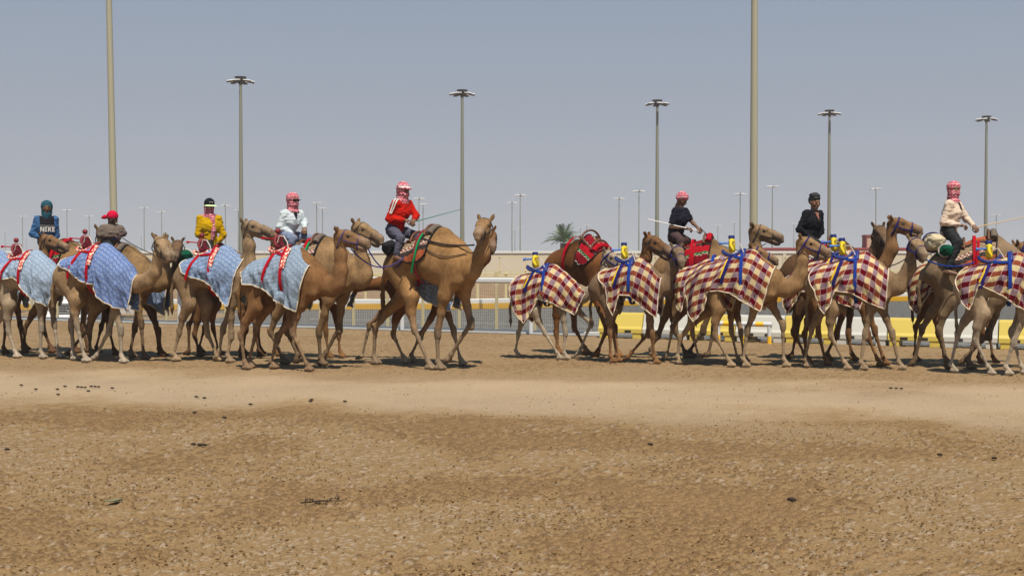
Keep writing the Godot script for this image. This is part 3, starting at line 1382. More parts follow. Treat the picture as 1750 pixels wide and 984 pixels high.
	if look.get("collar", true):
		sb.add(neck - up * 0.03 - fwd * 0.01, neck - up * 0.01, 0.062, 0.06, 0.03)
	var shirt := Net.new()
	shirt.run(sb, 0.0145)
	rough_up(shirt, 0.014, 11.0, hash(key))
	if key == "nike":                    # a top sewn from three cloths
		var cut := [PackedInt32Array(), PackedInt32Array(), PackedInt32Array()]
		for i in range(0, shirt.idx.size(), 3):
			var q := (shirt.verts[shirt.idx[i]] + shirt.verts[shirt.idx[i + 1]] + shirt.verts[shirt.idx[i + 2]]) / 3.0
			var down := (q - neck).dot((hip - neck).normalized()) / neck.distance_to(hip)
			var wide := absf((q - neck.lerp(hip, clampf(down, 0.0, 1.0))).dot(side))
			var which := 0
			if wide < 0.135 and down < 0.31:
				which = 1
			elif wide < 0.13 and down < 0.60 and down > 0.0 and (q - hip).dot(fwd) > 0.04:
				which = 2
			for m in 3:
				cut[which].append(shirt.idx[i + m])
		var names := ["hooded_top", "dark_yoke", "chest_panel"]
		var mats := [look.shirt, M.black_cloth, M.grey_cloth]
		for m in 3:
			shirt.idx = cut[m]
			put(shirt.mesh(), names[m], mats[m], t)
	else:
		put(shirt.mesh(), look.get("top", "shirt"), look.shirt, t)
	# trousers
	var tb := Bones.new()
	tb.add(hip + up * 0.03, hip - up * 0.02, 0.13, 0.13, 0.06)
	for q in [[pel_n, kn, fn], [pel_f, kf, ff]]:
		tb.add(q[0], q[1], 0.098, 0.074, 0.05)
		if look.get("short", false):
			tb.add(q[1], q[1].lerp(q[2], 0.2), 0.072, 0.068, 0.03)
		else:
			tb.add(q[1], q[2] + (q[1] - q[2]).normalized() * 0.05, 0.072, 0.052, 0.03)
	var trou := Net.new()
	trou.run(tb, 0.016)
	rough_up(trou, 0.013, 10.0, hash(key) + 3)
	put(trou.mesh(), "trousers", look.trousers, t)
	# what is on the head
	var gear := Bones.new()
	match look.head:
		"hood":
			gear.add(h.call(-0.03, 0.04, 0), h.call(-0.012, 0.045, 0), 0.108, 0.104, 0.03)
			gear.add(h.call(-0.03, 0.0, 0), h.call(-0.035, -0.10, 0), 0.102, 0.092, 0.03)
			gear.add(h.call(-0.03, -0.10, 0), neck - up * 0.02, 0.09, 0.085, 0.03)
			gear.add(h.call(0.03, -0.125, 0), h.call(0.04, -0.13, 0), 0.062, 0.05, 0.03)
		"wrap":
			gear.add(h.call(-0.015, 0.045, -0.014), h.call(-0.01, 0.045, 0.014), 0.099, 0.099, 0.02)
			gear.add(h.call(-0.045, 0.0, 0), h.call(-0.035, -0.07, 0), 0.084, 0.072, 0.03)
			gear.add(h.call(0.03, -0.058, -0.012), h.call(0.03, -0.058, 0.012), 0.08, 0.08, 0.015)
			gear.add(h.call(0.03, -0.058, 0), h.call(0.03, -0.09, 0), 0.078, 0.066, 0.015)
			gear.add(h.call(0.08, -0.048, 0), h.call(0.068, -0.09, 0), 0.034, 0.032, 0.015)
			gear.add(h.call(-0.01, -0.09, 0), neck - up * 0.005, 0.07, 0.088, 0.02)
			gear.add(neck + side * 0.05 + fwd * 0.03, neck - side * 0.05 + fwd * 0.03, 0.062, 0.062, 0.03)
			gear.add(h.call(-0.06, -0.05, 0.02), neck - fwd * 0.07 - up * 0.03 + side * 0.03, 0.045, 0.035, 0.03)
		"turban":
			gear.add(h.call(-0.02, 0.065, 0), h.call(0.0, 0.06, 0), 0.098, 0.098, 0.02)
			gear.add(h.call(0.03, 0.075, -0.03), h.call(0.03, 0.075, 0.03), 0.062, 0.062, 0.02)
			gear.add(h.call(-0.05, 0.03, -0.05), h.call(-0.05, 0.03, 0.05), 0.055, 0.055, 0.02)
		"bandana":
			gear.add(h.call(-0.02, 0.055, 0), h.call(0.0, 0.055, 0), 0.096, 0.093, 0.02)
			gear.add(h.call(-0.08, 0.02, 0.02), h.call(-0.16, -0.02, 0.06), 0.03, 0.035, 0.02)
			gear.add(h.call(-0.15, -0.02, 0.06), h.call(-0.21, -0.055, 0.08), 0.034, 0.012, 0.02)
		"hair":
			gear.add(h.call(-0.03, 0.05, 0), h.call(-0.015, 0.065, 0), 0.099, 0.096, 0.02)
			for i in 26:
				var a := i * 2.4
				var rad := 0.088 * sqrt(i / 26.0)
				var q: Vector3 = h.call(-0.015 + rad * cos(a), 0.06 + sqrt(0.0115 - rad * rad), rad * sin(a))
				gear.add(q, q + hu * 0.01 + hl * 0.012, 0.024, 0.014, 0.012)
			gear.add(h.call(0.06, 0.095, -0.04), h.call(0.07, 0.09, 0.04), 0.026, 0.024, 0.02)
	if look.head == "cap":
		var cb := Bones.new()
		cb.add(h.call(-0.01, 0.06, 0), h.call(0.0, 0.065, 0), 0.095, 0.095, 0.02)
		put(bones_mesh(cb, 0.011), "cap", look.cap, t)
		var st := st_new()
		for i in 8:
			var a0 := -1.0 + i * 0.25
			var a1 := a0 + 0.25
			var q := []
			for m in [[a0, 0.085], [a1, 0.085], [a1, 0.165], [a0, 0.165]]:
				q.append(h.call(m[1] * cos(m[0]) * 1.0, 0.04 - (m[1] - 0.085) * 0.25, 0.095 * sin(m[0]) * (m[1] / 0.1)))
			face(st, q[0], q[1], q[2], q[3], hu)
			face(st, q[0] - hu * 0.006, q[1] - hu * 0.006, q[2] - hu * 0.006, q[3] - hu * 0.006, -hu)
			face(st, q[2], q[3], q[3] - hu * 0.006, q[2] - hu * 0.006, hl)
		put(st.commit(), "cap_brim", look.brim, t)
		var patch := st_new()
		for i in 5:
			box(patch, h.call(0.088, 0.085, -0.028 + i * 0.014), Vector3(0.006, 0.02 + 0.006 * (i % 2), 0.008), 0.0, Basis(hl, hu, hw))
		put(patch.commit(), "cap_print", M.white_cloth, t)
		gear.add(h.call(-0.02, 0.0, 0), h.call(-0.02, -0.10, 0), 0.09, 0.078, 0.03)
		gear.add(h.call(0.03, -0.045, 0), h.call(0.035, -0.11, 0), 0.076, 0.066, 0.02)
		gear.add(h.call(0.075, -0.035, 0), h.call(0.06, -0.09, 0), 0.036, 0.034, 0.02)
		gear.add(h.call(-0.02, -0.11, 0), neck - up * 0.02, 0.078, 0.085, 0.03)
		gear.add(neck + side * 0.13 - up * 0.005, neck - side * 0.02 + fwd * 0.05, 0.045, 0.05, 0.03)
		gear.add(neck - side * 0.13 - up * 0.005, neck - side * 0.02 + fwd * 0.05, 0.045, 0.05, 0.03)
		gear.add(neck - side * 0.05 + fwd * 0.10 - up * 0.05, neck.lerp(hip, 0.5) - side * 0.06 + fwd * 0.14, 0.045, 0.042, 0.03)
		gear.add(neck.lerp(hip, 0.5) - side * 0.06 + fwd * 0.14, neck.lerp(hip, 0.8) - side * 0.045 + fwd * 0.135, 0.042, 0.03, 0.03)
	var gn := Net.new()
	gn.run(gear, 0.0105)
	rough_up(gn, 0.007, 18.0, hash(key) + 9)
	put(gn.mesh(), {"hood": "hood", "hair": "hair"}.get(look.head, "headscarf"), look.gear, t)
	if look.get("glasses", false):
		var st := st_new()
		for z in [-1.0, 1.0]:
			box(st, h.call(0.112, 0.012, z * 0.034), Vector3(0.008, 0.036, 0.056), 0.003, Basis(hl, hu, hw))
			box(st, h.call(0.055, 0.022, z * 0.098), Vector3(0.11, 0.008, 0.006), 0.0, Basis(hl, hu, hw))
		box(st, h.call(0.112, 0.022, 0), Vector3(0.008, 0.008, 0.02), 0.0, Basis(hl, hu, hw))
		put(st.commit(), "sunglasses", M.eye, t)
	var on := func(q: Vector3) -> Vector3:
		var w := q + fwd * 0.3
		for i in 24:
			var e := sb.at(w)
			if e < 0.004:
				break
			w -= fwd * e * 0.9
		return w + fwd * 0.012
	if look.get("band", false):          # white cloth band over the brow
		var pts := []
		for i in 13:
			var a := -1.5 + i * 0.25
			pts.append(h.call(0.112 * cos(a) - 0.012, 0.062 + 0.004 * cos(a * 3.0), 0.106 * sin(a)))
		var outs := []
		for p in pts:
			outs.append((p - headc).normalized())
		put(strap_mesh(pts, outs, 0.038), "brow_band", M.white_cloth, t)
	if look.get("visor", false):
		var pts2 := []
		for i in 9:
			var a := -1.0 + i * 0.25
			pts2.append(h.call(0.125 * cos(a), 0.045, 0.105 * sin(a)))
		put(tube_mesh(pts2, [0.018], 6), "visor", look.gear, t)
	if look.get("open_neck", false):     # dark or bare triangle below the throat
		var st2 := st_new()
		for i in 6:
			var y0 := lerpf(0.04, 0.34, i / 6.0)
			var y1 := lerpf(0.04, 0.34, (i + 1) / 6.0)
			var w0 := 0.045 * (1.0 - i / 6.0)
			var w1 := 0.045 * (1.0 - (i + 1) / 6.0)
			face(st2, on.call(neck.lerp(hip, y0) + side * w0), on.call(neck.lerp(hip, y0) - side * w0), on.call(neck.lerp(hip, y1) - side * w1), on.call(neck.lerp(hip, y1) + side * w1), fwd)
		put(st2.commit(), "open_collar", look.neck_mat, t)
	if look.has("extra"):
		for e in look.extra:
			var st3 := st_new()
			match e:
				"lettering":
					var word := TextMesh.new()
					word.text = "NIKE"
					word.font_size = 30
					word.pixel_size = 0.0040
					word.depth = 0.012
					var ff2 := SystemFont.new()
					ff2.font_names = PackedStringArray(["Droid Sans"])
					ff2.font_weight = 800
					ff2.font_italic = true
					word.font = ff2
					var w := put(word, "lettering", M.white_cloth, t)
					w.transform = Transform3D(Basis(-side, up, fwd), on.call(neck.lerp(hip, 0.50)) + fwd * 0.008)
				"shoulder_stripes":
					for i in 2:
						var pts4 := []
						var outs4 := []
						for k in 9:
							var f := k / 8.0
							var out := (side * 0.55 + up * lerpf(1.0, 0.25, f) + fwd * (0.35 + 0.3 * i)).normalized()
							var q := neck.lerp(sn, 0.45).lerp(sn.lerp(en, 0.75), f) + out * 0.25
							for m in 20:
								var e2 := sb.at(q)
								if e2 < 0.004:
									break
								q -= out * e2 * 0.9
							pts4.append(q + out * 0.008)
							outs4.append(out)
						put(strap_mesh(pts4, outs4, 0.02, 0.006), "shoulder_stripe", M.white_cloth, t)
				"blue_print":
					box(st3, on.call(neck.lerp(hip, 0.62) - side * 0.02) - fwd * 0.012, Vector3(0.10, 0.06, 0.03), 0.012, Basis(-side, up, fwd))
					put(st3.commit(), "chest_print", M.sky_blue, t)

const CAMELS := {
	"L1": {"at":[-9.633,-24.188],"yaw":18,"s":1,"coat":[0.34,0.175,0.075],"lower":[0.19,0.1,0.052],"poll":[0.991,2.119],"look":[0.947,-0.196,-0.256],"cloth":"blue2","rear":-0.788,"front":[0.65,1.641],"hem":[[-0.881,1.475],[-0.281,1.368],[0.112,1.098],[0.476,0.853]],"robot":"red","robot_x":-0.247},
	"L2": {"at":[-8.573,-23.166],"yaw":18,"s":1,"coat":[0.56,0.43,0.29],"lower":[0.6,0.5,0.38],"poll":[1.23,1.864],"look":[0.856,-0.192,-0.48],"hn":[-0.482,0.464,-0.335,0,0],"hf":[-1.065,0.46,-1.239,0,0],"fn":[0.187,0.547,0.195,0,0],"ff":[0.277,0.611,0.384,0,0],"cloth":"grey","rear":-0.773,"front":[0.567,1.615],"hem":[[-0.694,1.508],[-0.479,1.404],[-0.265,1.447],[-0.115,1.333],[0.082,1.095],[0.28,0.993],[0.378,0.921]],"robot":"red","robot_x":-0.412},
	"L3": {"at":[-8.362,-24.496],"yaw":18,"s":1.1,"coat":[0.44,0.262,0.122],"lower":[0.19,0.1,0.052],"poll":[0.633,2.258],"look":[0.925,-0.303,0.231],"hn":[-0.558,0.446,-0.39,0,0],"hf":[-1.251,0.417,-1.242,0,0],"fn":[0.037,0.476,0.138,0,0],"ff":[0.104,0.464,0.231,0,0],"rider":"nike"},
	"L4": {"at":[-7.032,-22.227],"yaw":18,"s":1.06,"coat":[0.5,0.33,0.18],"lower":[0.6,0.5,0.38],"poll":[1.077,2.048],"look":[0.747,-0.421,0.515],"hn":[-0.462,0.628,-0.312,0,0],"hf":[-0.82,0.659,-0.777,0,0],"fn":[0.388,0.55,0.419,0,0],"ff":[-0.027,0.53,-0.282,0.086,1],"cloth":"blue","rear":-0.801,"front":[0.672,1.67],"hem":[[-0.66,1.619],[-0.458,1.569],[-0.411,1.459],[-0.223,1.38],[-0.011,1.341],[0.057,1.112],[0.313,0.975],[0.544,0.879]],"robot":"red","robot_x":-0.389},
	"L5": {"at":[-6.844,-23.027],"yaw":18,"s":1.05,"coat":[0.4,0.25,0.12],"lower":[0.27,0.18,0.11],"poll":[0.667,2.04],"look":[0.783,-0.398,0.478],"hn":[-0.745,0.426,-0.711,0,0],"hf":[-1.038,0.478,-1.396,0.085,1],"fn":[0.309,0.629,0.376,0,0],"ff":[0.003,0.539,-0.062,0,0],"rider":"grey"},
	"L6": {"at":[-6.948,-23.739],"yaw":18,"s":1,"coat":[0.19,0.1,0.052],"lower":[0.19,0.1,0.052],"poll":[0.894,2.016],"look":[0.392,-0.42,0.819],"fn":[0.556,0.448,0.627,0,0],"cloth":"blue2","rear":-0.799,"front":[0.722,1.484],"hem":[[-0.636,1.481],[-0.322,1.375],[0.051,1.27],[0.42,0.954],[0.639,0.744]]},
	"L7": {"at":[-5.018,-23.307],"yaw":18,"s":1,"coat":[0.34,0.175,0.075],"lower":[0.19,0.1,0.052],"poll":[0.816,2.148],"look":[0.973,-0.212,-0.093],"hn":[-0.753,0.398,-0.659,0,0],"hf":[-1.062,0.55,-1.065,0.062,1],"rider":"yellow"},
	"L8": {"at":[-4.958,-22.227],"yaw":18,"s":1.04,"coat":[0.41,0.275,0.16],"lower":[0.52,0.38,0.24],"poll":[0.422,2.312],"look":[0.988,-0.098,-0.116],"neck":[[0.453,1.68],[0.466,2.001]],"hn":[-0.815,0.511,-0.912,0,0],"hf":[-0.45,0.47,-0.255,0,0],"fn":[0.179,0.466,0.131,0,0],"ff":[-0.128,0.559,-0.2,0.159,1],"cloth":"blue2","rear":-0.766,"front":[0.423,1.84],"hem":[[-0.665,1.528],[-0.492,1.459],[-0.332,1.429],[-0.093,1.33],[-0.003,1.151],[0.211,0.964]],"robot":"red","robot_x":-0.439},
	"L9": {"at":[-5.077,-23.887],"yaw":18,"s":0.95,"coat":[0.34,0.175,0.075],"lower":[0.19,0.1,0.052],"poll":[0.882,1.965],"look":[0.933,-0.196,-0.303],"robot":"red","robot_x":-0.360},
	"L10": {"at":[-3.435,-20.56],"yaw":18,"s":1.03,"coat":[0.34,0.175,0.075],"lower":[0.38,0.25,0.15],"poll":[0.748,2.119],"look":[0.956,-0.138,-0.259],"hn":[-0.933,0.535,-0.851,0,0],"hf":[-0.831,0.587,-0.941,0,0],"fn":[-0.026,0.615,0.239,0,0],"ff":[-0.431,0.5,-0.518,0,0],"cloth":"grey","rear":-1.092,"front":[0.317,1.639],"hem":[[-0.999,1.535],[-0.83,1.489],[-0.799,1.367],[-0.642,1.359],[-0.381,1.258],[-0.237,1.121],[0.102,0.94]],"robot":"red","robot_x":-0.326},
	"L11": {"at":[-3.098,-21.602],"yaw":20,"s":1.12,"coat":[0.45,0.28,0.14],"lower":[0.27,0.18,0.11],"poll":[0.554,2.275],"look":[0.955,-0.297,0.021],"hn":[-0.999,0.541,-0.753,0,0],"hf":[-0.877,0.536,-0.662,0.119,1],"fn":[-0.102,0.556,-0.049,0,0],"ff":[0.141,0.606,-0.116,0.175,1],"rider":"white"},
	"L12": {"at":[-3.48,-23.166],"yaw":18,"s":0.95,"coat":[0.27,0.11,0.038],"lower":[0.34,0.175,0.075],"poll":[1.767,1.678],"look":[0.906,-0.148,-0.398],"neck":[[0.639,1.301],[1.207,1.336],[1.656,1.493]],"fn":[0.186,0.474,0.253,0,0],"ff":[0.329,0.432,0.374,0,0],"cloth":"blue2","rear":-0.782,"front":[0.775,1.387],"hem":[[-0.675,1.487],[-0.383,1.363],[-0.035,1.281],[0.308,1.024],[0.593,0.903]]},
	"L13": {"at":[-1.116,-20.783],"yaw":32,"s":1.19,"coat":[0.48,0.27,0.115],"lower":[0.4,0.29,0.19],"poll":[0.815,2.295],"look":[0.317,-0.22,0.923],"neck":[[0.559,1.592],[0.76,1.87]],"hn":[-0.441,0.64,-0.151,0,0],"hf":[-1.524,0.613,-1.539,0,0],"fn":[-0.014,0.594,0.02,0,0],"ff":[0.44,0.735,0.051,0.211,1],"rider":"red"},
	"L14": {"at":[-1.323,-21.848],"yaw":25,"s":1,"coat":[0.27,0.11,0.038],"lower":[0.52,0.38,0.24],"poll":[1.041,2.168],"look":[0.518,-0.402,0.755],"neck":[[0.648,1.456],[0.954,1.799]],"hn":[-0.714,0.478,-0.508,0,0],"hf":[-1.374,0.611,-1.531,0.051,1],"fn":[0.433,0.554,0.576,0,0],"ff":[-0.338,0.453,-0.5,0,0],"cloth":"blue2","rear":-0.729,"front":[0.534,1.407],"hem":[[-0.601,1.502],[-0.317,1.385],[-0.092,1.16],[0.109,1.015],[0.397,0.902]]},
	"R1": {"at":[0.729,-22.89],"yaw":18,"s":0.87,"coat":[0.56,0.45,0.33],"lower":[0.6,0.5,0.38],"poll":[0.981,1.832],"look":[0.867,-0.457,0.199],"hn":[-0.114,0.474,0.135,0,0],"hf":[-0.687,0.429,-0.72,0,0],"fn":[0.256,0.479,0.256,0,0],"ff":[0.67,0.631,0.478,0.17,1],"cloth":"plaid","rear":-0.623,"front":[0.634,1.421],"hem":[[-0.655,0.887],[-0.568,0.732],[-0.47,0.63],[-0.361,0.766],[-0.264,0.975],[-0.21,1.079],[-0.07,1.039],[0.081,0.999],[0.273,0.878],[0.433,0.787]],"robot":"yellow","robot_x":-0.317},
	"R2": {"at":[1.405,-23.739],"yaw":50,"s":1.15,"coat":[0.27,0.11,0.038],"lower":[0.34,0.175,0.075],"poll":[1.531,2.078],"look":[0.851,-0.349,-0.393],"hn":[-0.681,0.399,-0.631,0,0],"hf":[-0.553,0.48,-0.246,0,0],"fn":[0.635,0.507,0.408,0.104,1],"ff":[0.55,0.494,0.641,0,0],"tuft":1},
	"R3": {"at":[2.17,-21.973],"yaw":18,"s":0.93,"coat":[0.33,0.215,0.13],"lower":[0.34,0.175,0.075],"poll":[0.651,1.898],"look":[0.382,-0.359,0.852],"neck":[[0.442,1.303],[0.582,1.621]],"hn":[-0.47,0.5,-0.448,0,0],"hf":[-0.496,0.555,-0.402,0,0],"fn":[0.256,0.481,0.307,0,0],"ff":[0.138,0.497,-0.158,0.159,1],"cloth":"plaid","rear":-0.557,"front":[0.41,1.424],"hem":[[-0.524,1.302],[-0.492,1.004],[-0.39,0.806],[-0.319,1.026],[-0.299,1.165],[-0.107,1.157],[0.135,0.932],[0.346,0.796]],"robot":"yellow","robot_x":-0.249},
	"R4": {"at":[3.564,-23.166],"yaw":18,"s":1.12,"coat":[0.37,0.225,0.11],"lower":[0.27,0.18,0.11],"poll":[0.795,2.26],"look":[0.968,-0.138,-0.211],"hn":[-0.587,0.484,-0.405,0,0],"hf":[-0.965,0.385,-1.095,0,0],"fn":[-0.095,0.512,-0.316,0,0],"ff":[0.051,0.511,-0.043,0.042,1],"rider":"navy"},
	"R5": {"at":[3.946,-21.243],"yaw":18,"s":1,"coat":[0.44,0.262,0.122],"lower":[0.52,0.38,0.24],"poll":[0.824,2.026],"look":[0.963,-0.262,-0.067],"hn":[-0.558,0.502,-0.325,0,0],"hf":[-1.2,0.434,-1.228,0,0],"fn":[-0.044,0.596,-0.08,0,0],"ff":[0.508,0.68,0.548,0,0],"cloth":"plaid","rear":-0.909,"front":[0.405,1.635],"hem":[[-1.053,1.072],[-1.023,0.879],[-0.906,0.725],[-0.732,0.95],[-0.665,1.24],[-0.492,1.251],[-0.31,1.214],[-0.091,1.082],[0.184,0.922]],"robot":"yellow","robot_x":-0.306},
	"R12": {"at":[3.591,-22.099],"yaw":18,"s":0.95,"coat":[0.34,0.175,0.075],"lower":[0.52,0.38,0.24],"poll":[0.521,1.88],"look":[0.948,-0.241,-0.207],"fn":[0.195,0.553,0.316,0,0],"hf":[-0.862,0.573,-0.965,0.079,1],"cloth":"plaid","rear":-0.838,"front":[0.437,1.501],"hem":[[-0.765,1.198],[-0.714,0.947],[-0.643,0.868],[-0.563,1.199],[-0.282,1.202],[0.018,1.005],[0.216,0.898]]},
	"R6": {"at":[5.732,-22.488],"yaw":18,"s":1.1,"coat":[0.19,0.1,0.052],"lower":[0.34,0.175,0.075],"poll":[0.647,2.246],"look":[0.422,-0.402,0.813],"neck":[[0.534,1.496],[0.61,1.902]],"hn":[-0.77,0.487,-0.566,0,0],"hf":[-0.751,0.48,-0.831,0.051,1],"fn":[-0.043,0.468,-0.18,0,0],"ff":[0.139,0.467,0.221,0,0],"rider":"black"},
	"R7": {"at":[5.674,-21.602],"yaw":18,"s":1,"coat":[0.34,0.175,0.075],"lower":[0.34,0.175,0.075],"poll":[0.693,2.342],"look":[0.974,-0.118,-0.192],"neck":[[0.474,1.506],[0.677,1.944]],"hn":[-0.49,0.521,-0.372,0,0],"hf":[-0.748,0.48,-0.706,0,0],"fn":[0.306,0.485,0.478,0,0],"ff":[0.399,0.571,0.563,0,0],"cloth":"plaid","rear":-0.993,"front":[0.374,1.585],"hem":[[-1.137,1.158],[-1.097,0.962],[-1,0.844],[-0.865,1.062],[-0.77,1.23],[-0.483,1.213],[-0.102,1.021],[0.18,0.928]],"robot":"yellow","robot_x":-0.258},
	"R8": {"at":[5.656,-20.671],"yaw":18,"s":0.98,"coat":[0.41,0.27,0.15],"lower":[0.52,0.38,0.24],"poll":[0.769,2.01],"look":[0.366,-0.339,0.867],"neck":[[0.524,1.331],[0.7,1.629]],"hn":[-0.496,0.536,-0.265,0,0],"hf":[-0.825,0.619,-0.916,0,0],"fn":[0.029,0.572,-0.012,0,0],"ff":[0.436,0.567,0.565,0,0],"cloth":"plaid","rear":-0.706,"front":[0.391,1.592],"hem":[[-0.737,1.234],[-0.699,1.047],[-0.598,0.888],[-0.499,1.067],[-0.436,1.264],[-0.309,1.247],[-0.183,1.238],[0.043,1.101],[0.338,0.974]],"robot":"yellow","robot_x":-0.330},
	"R9": {"at":[7.777,-20.783],"yaw":18,"s":1.13,"coat":[0.38,0.265,0.16],"lower":[0.27,0.18,0.11],"poll":[0.754,2.217],"look":[0.966,-0.148,-0.211],"hn":[-0.813,0.62,-0.692,0,0],"hf":[-1.087,0.618,-1.203,0.101,1],"fn":[-0.266,0.524,-0.351,0,0],"ff":[-0.061,0.541,-0.399,0.171,1],"rider":"cream"},
	"R10": {"at":[7.747,-19.715],"yaw":18,"s":0.97,"coat":[0.56,0.42,0.28],"lower":[0.6,0.5,0.38],"poll":[0.745,1.883],"look":[0.975,-0.192,-0.114],"hn":[-0.591,0.5,-0.393,0,0],"hf":[-0.85,0.588,-0.932,0,0],"fn":[-0.052,0.5,-0.14,0,0],"ff":[-0.074,0.639,0.099,0,0],"cloth":"plaid","rear":-0.714,"front":[0.396,1.528],"hem":[[-0.828,1.212],[-0.785,1.078],[-0.7,0.99],[-0.609,1.214],[-0.56,1.384],[-0.425,1.314],[-0.216,1.209],[-0.008,1.051],[0.207,0.947]],"robot":"yellow","robot_x":-0.401},
	"R11": {"at":[7.757,-21.848],"yaw":18,"s":1,"coat":[0.34,0.175,0.075],"lower":[0.34,0.175,0.075],"poll":[0.773,1.946],"look":[0.933,-0.196,-0.303],"hf":[-0.85,0.586,-0.847,0,0],"cloth":"plaid","rear":-0.817,"front":[0.449,1.554],"hem":[[-0.973,1.153],[-0.943,0.954],[-0.828,0.836],[-0.716,1.056],[-0.604,1.235],[-0.248,1.209],[0.032,1.014],[0.263,0.919]]},
}


const RIDERS := {
	"nike": {"camel":"L3","head":[-0.586,2.758,0],"neck":[-0.601,2.579,0],"hip":[-0.618,2.098,0],"face":[0.719,0,0.695],"side":[-0.695,0,0.719],"look":[0.62,-0.05,0.776],"en":[-0.792,2.252,0.169],"hn":[-0.606,2.174,0.1],"ef":[-0.478,2.234,-0.149],"hf":[-0.517,2.165,-0.06]},
	"grey": {"camel":"L5","head":[-0.361,2.496,0],"neck":[-0.374,2.36,0],"hip":[-0.413,2.034,0],"face":[0.848,0,0.53],"side":[-0.53,0,0.848],"look":[0.899,-0.35,0.339],"en":[-0.498,2.178,0.19],"hn":[-0.17,2.178,0.1],"ef":[-0.236,2.215,-0.17],"hf":[-0.196,2.223,-0.06]},
	"yellow": {"camel":"L7","head":[-0.528,2.73,0],"neck":[-0.529,2.549,0],"hip":[-0.532,2.038,0],"face":[0.588,0,0.809],"side":[-0.809,0,0.588],"look":[0.78,-0.1,0.619],"en":[-0.671,2.228,0.147],"hn":[-0.586,2.08,0.05],"ef":[-0.316,2.209,-0.127],"hf":[-0.386,2.081,-0.06]},
	"white": {"camel":"L11","head":[-0.658,2.761,0],"neck":[-0.67,2.582,0],"hip":[-0.796,2.157,0],"face":[0.906,0,0.423],"side":[-0.423,0,0.906],"look":[0.849,-0.1,0.521],"en":[-0.803,2.311,0.2],"hn":[-0.615,2.194,0.1],"ef":[-0.536,2.398,-0.18],"hf":[-0.469,2.295,-0.06],"kn":[-0.49,2.111,0.3],"fn":[-0.545,1.818,0.36]},
	"red": {"camel":"L13","head":[-0.794,2.905,0],"neck":[-0.819,2.723,0],"hip":[-0.977,2.243,0],"face":[0.995,0,0.105],"side":[-0.105,0,0.995],"look":[0.954,-0.2,0.111],"en":[-0.933,2.43,0.214],"hn":[-0.626,2.399,0.1],"ef":[-0.676,2.495,-0.194],"hf":[-0.625,2.413,-0.06],"kn":[-0.631,2.11,0.3],"fn":[-0.681,1.807,0.36]},
	"navy": {"camel":"R4","head":[-0.518,2.841,0],"neck":[-0.539,2.682,0],"hip":[-0.634,2.185,0],"face":[0.927,0,0.375],"side":[-0.375,0,0.927],"look":[0.9,-0.45,0.181],"en":[-0.67,2.35,0.203],"hn":[-0.307,2.318,0.1],"ef":[-0.379,2.474,-0.183],"hf":[-0.229,2.342,-0.06],"kn":[-0.471,2.106,0.3],"fn":[-0.522,1.802,0.36]},
	"black": {"camel":"R6","head":[-0.433,2.756,0],"neck":[-0.463,2.613,0],"hip":[-0.541,2.1,0],"face":[0.766,0,0.643],"side":[-0.643,0,0.766],"look":[0.659,-0.12,0.732],"en":[-0.686,2.292,0.176],"hn":[-0.492,2.149,0.1],"ef":[-0.333,2.256,-0.156],"hf":[-0.405,2.141,-0.06]},
	"cream": {"camel":"R9","head":[-0.611,2.902,0],"neck":[-0.618,2.702,0],"hip":[-0.687,2.227,0],"face":[0.914,0,0.407],"side":[-0.407,0,0.914],"look":[0.357,-0.1,0.936],"en":[-0.771,2.355,0.201],"hn":[-0.376,2.298,0.1],"ef":[-0.405,2.43,-0.181],"hf":[-0.3,2.311,-0.06],"kn":[-0.548,2.041,0.3],"fn":[-0.714,1.581,0.36]},
}

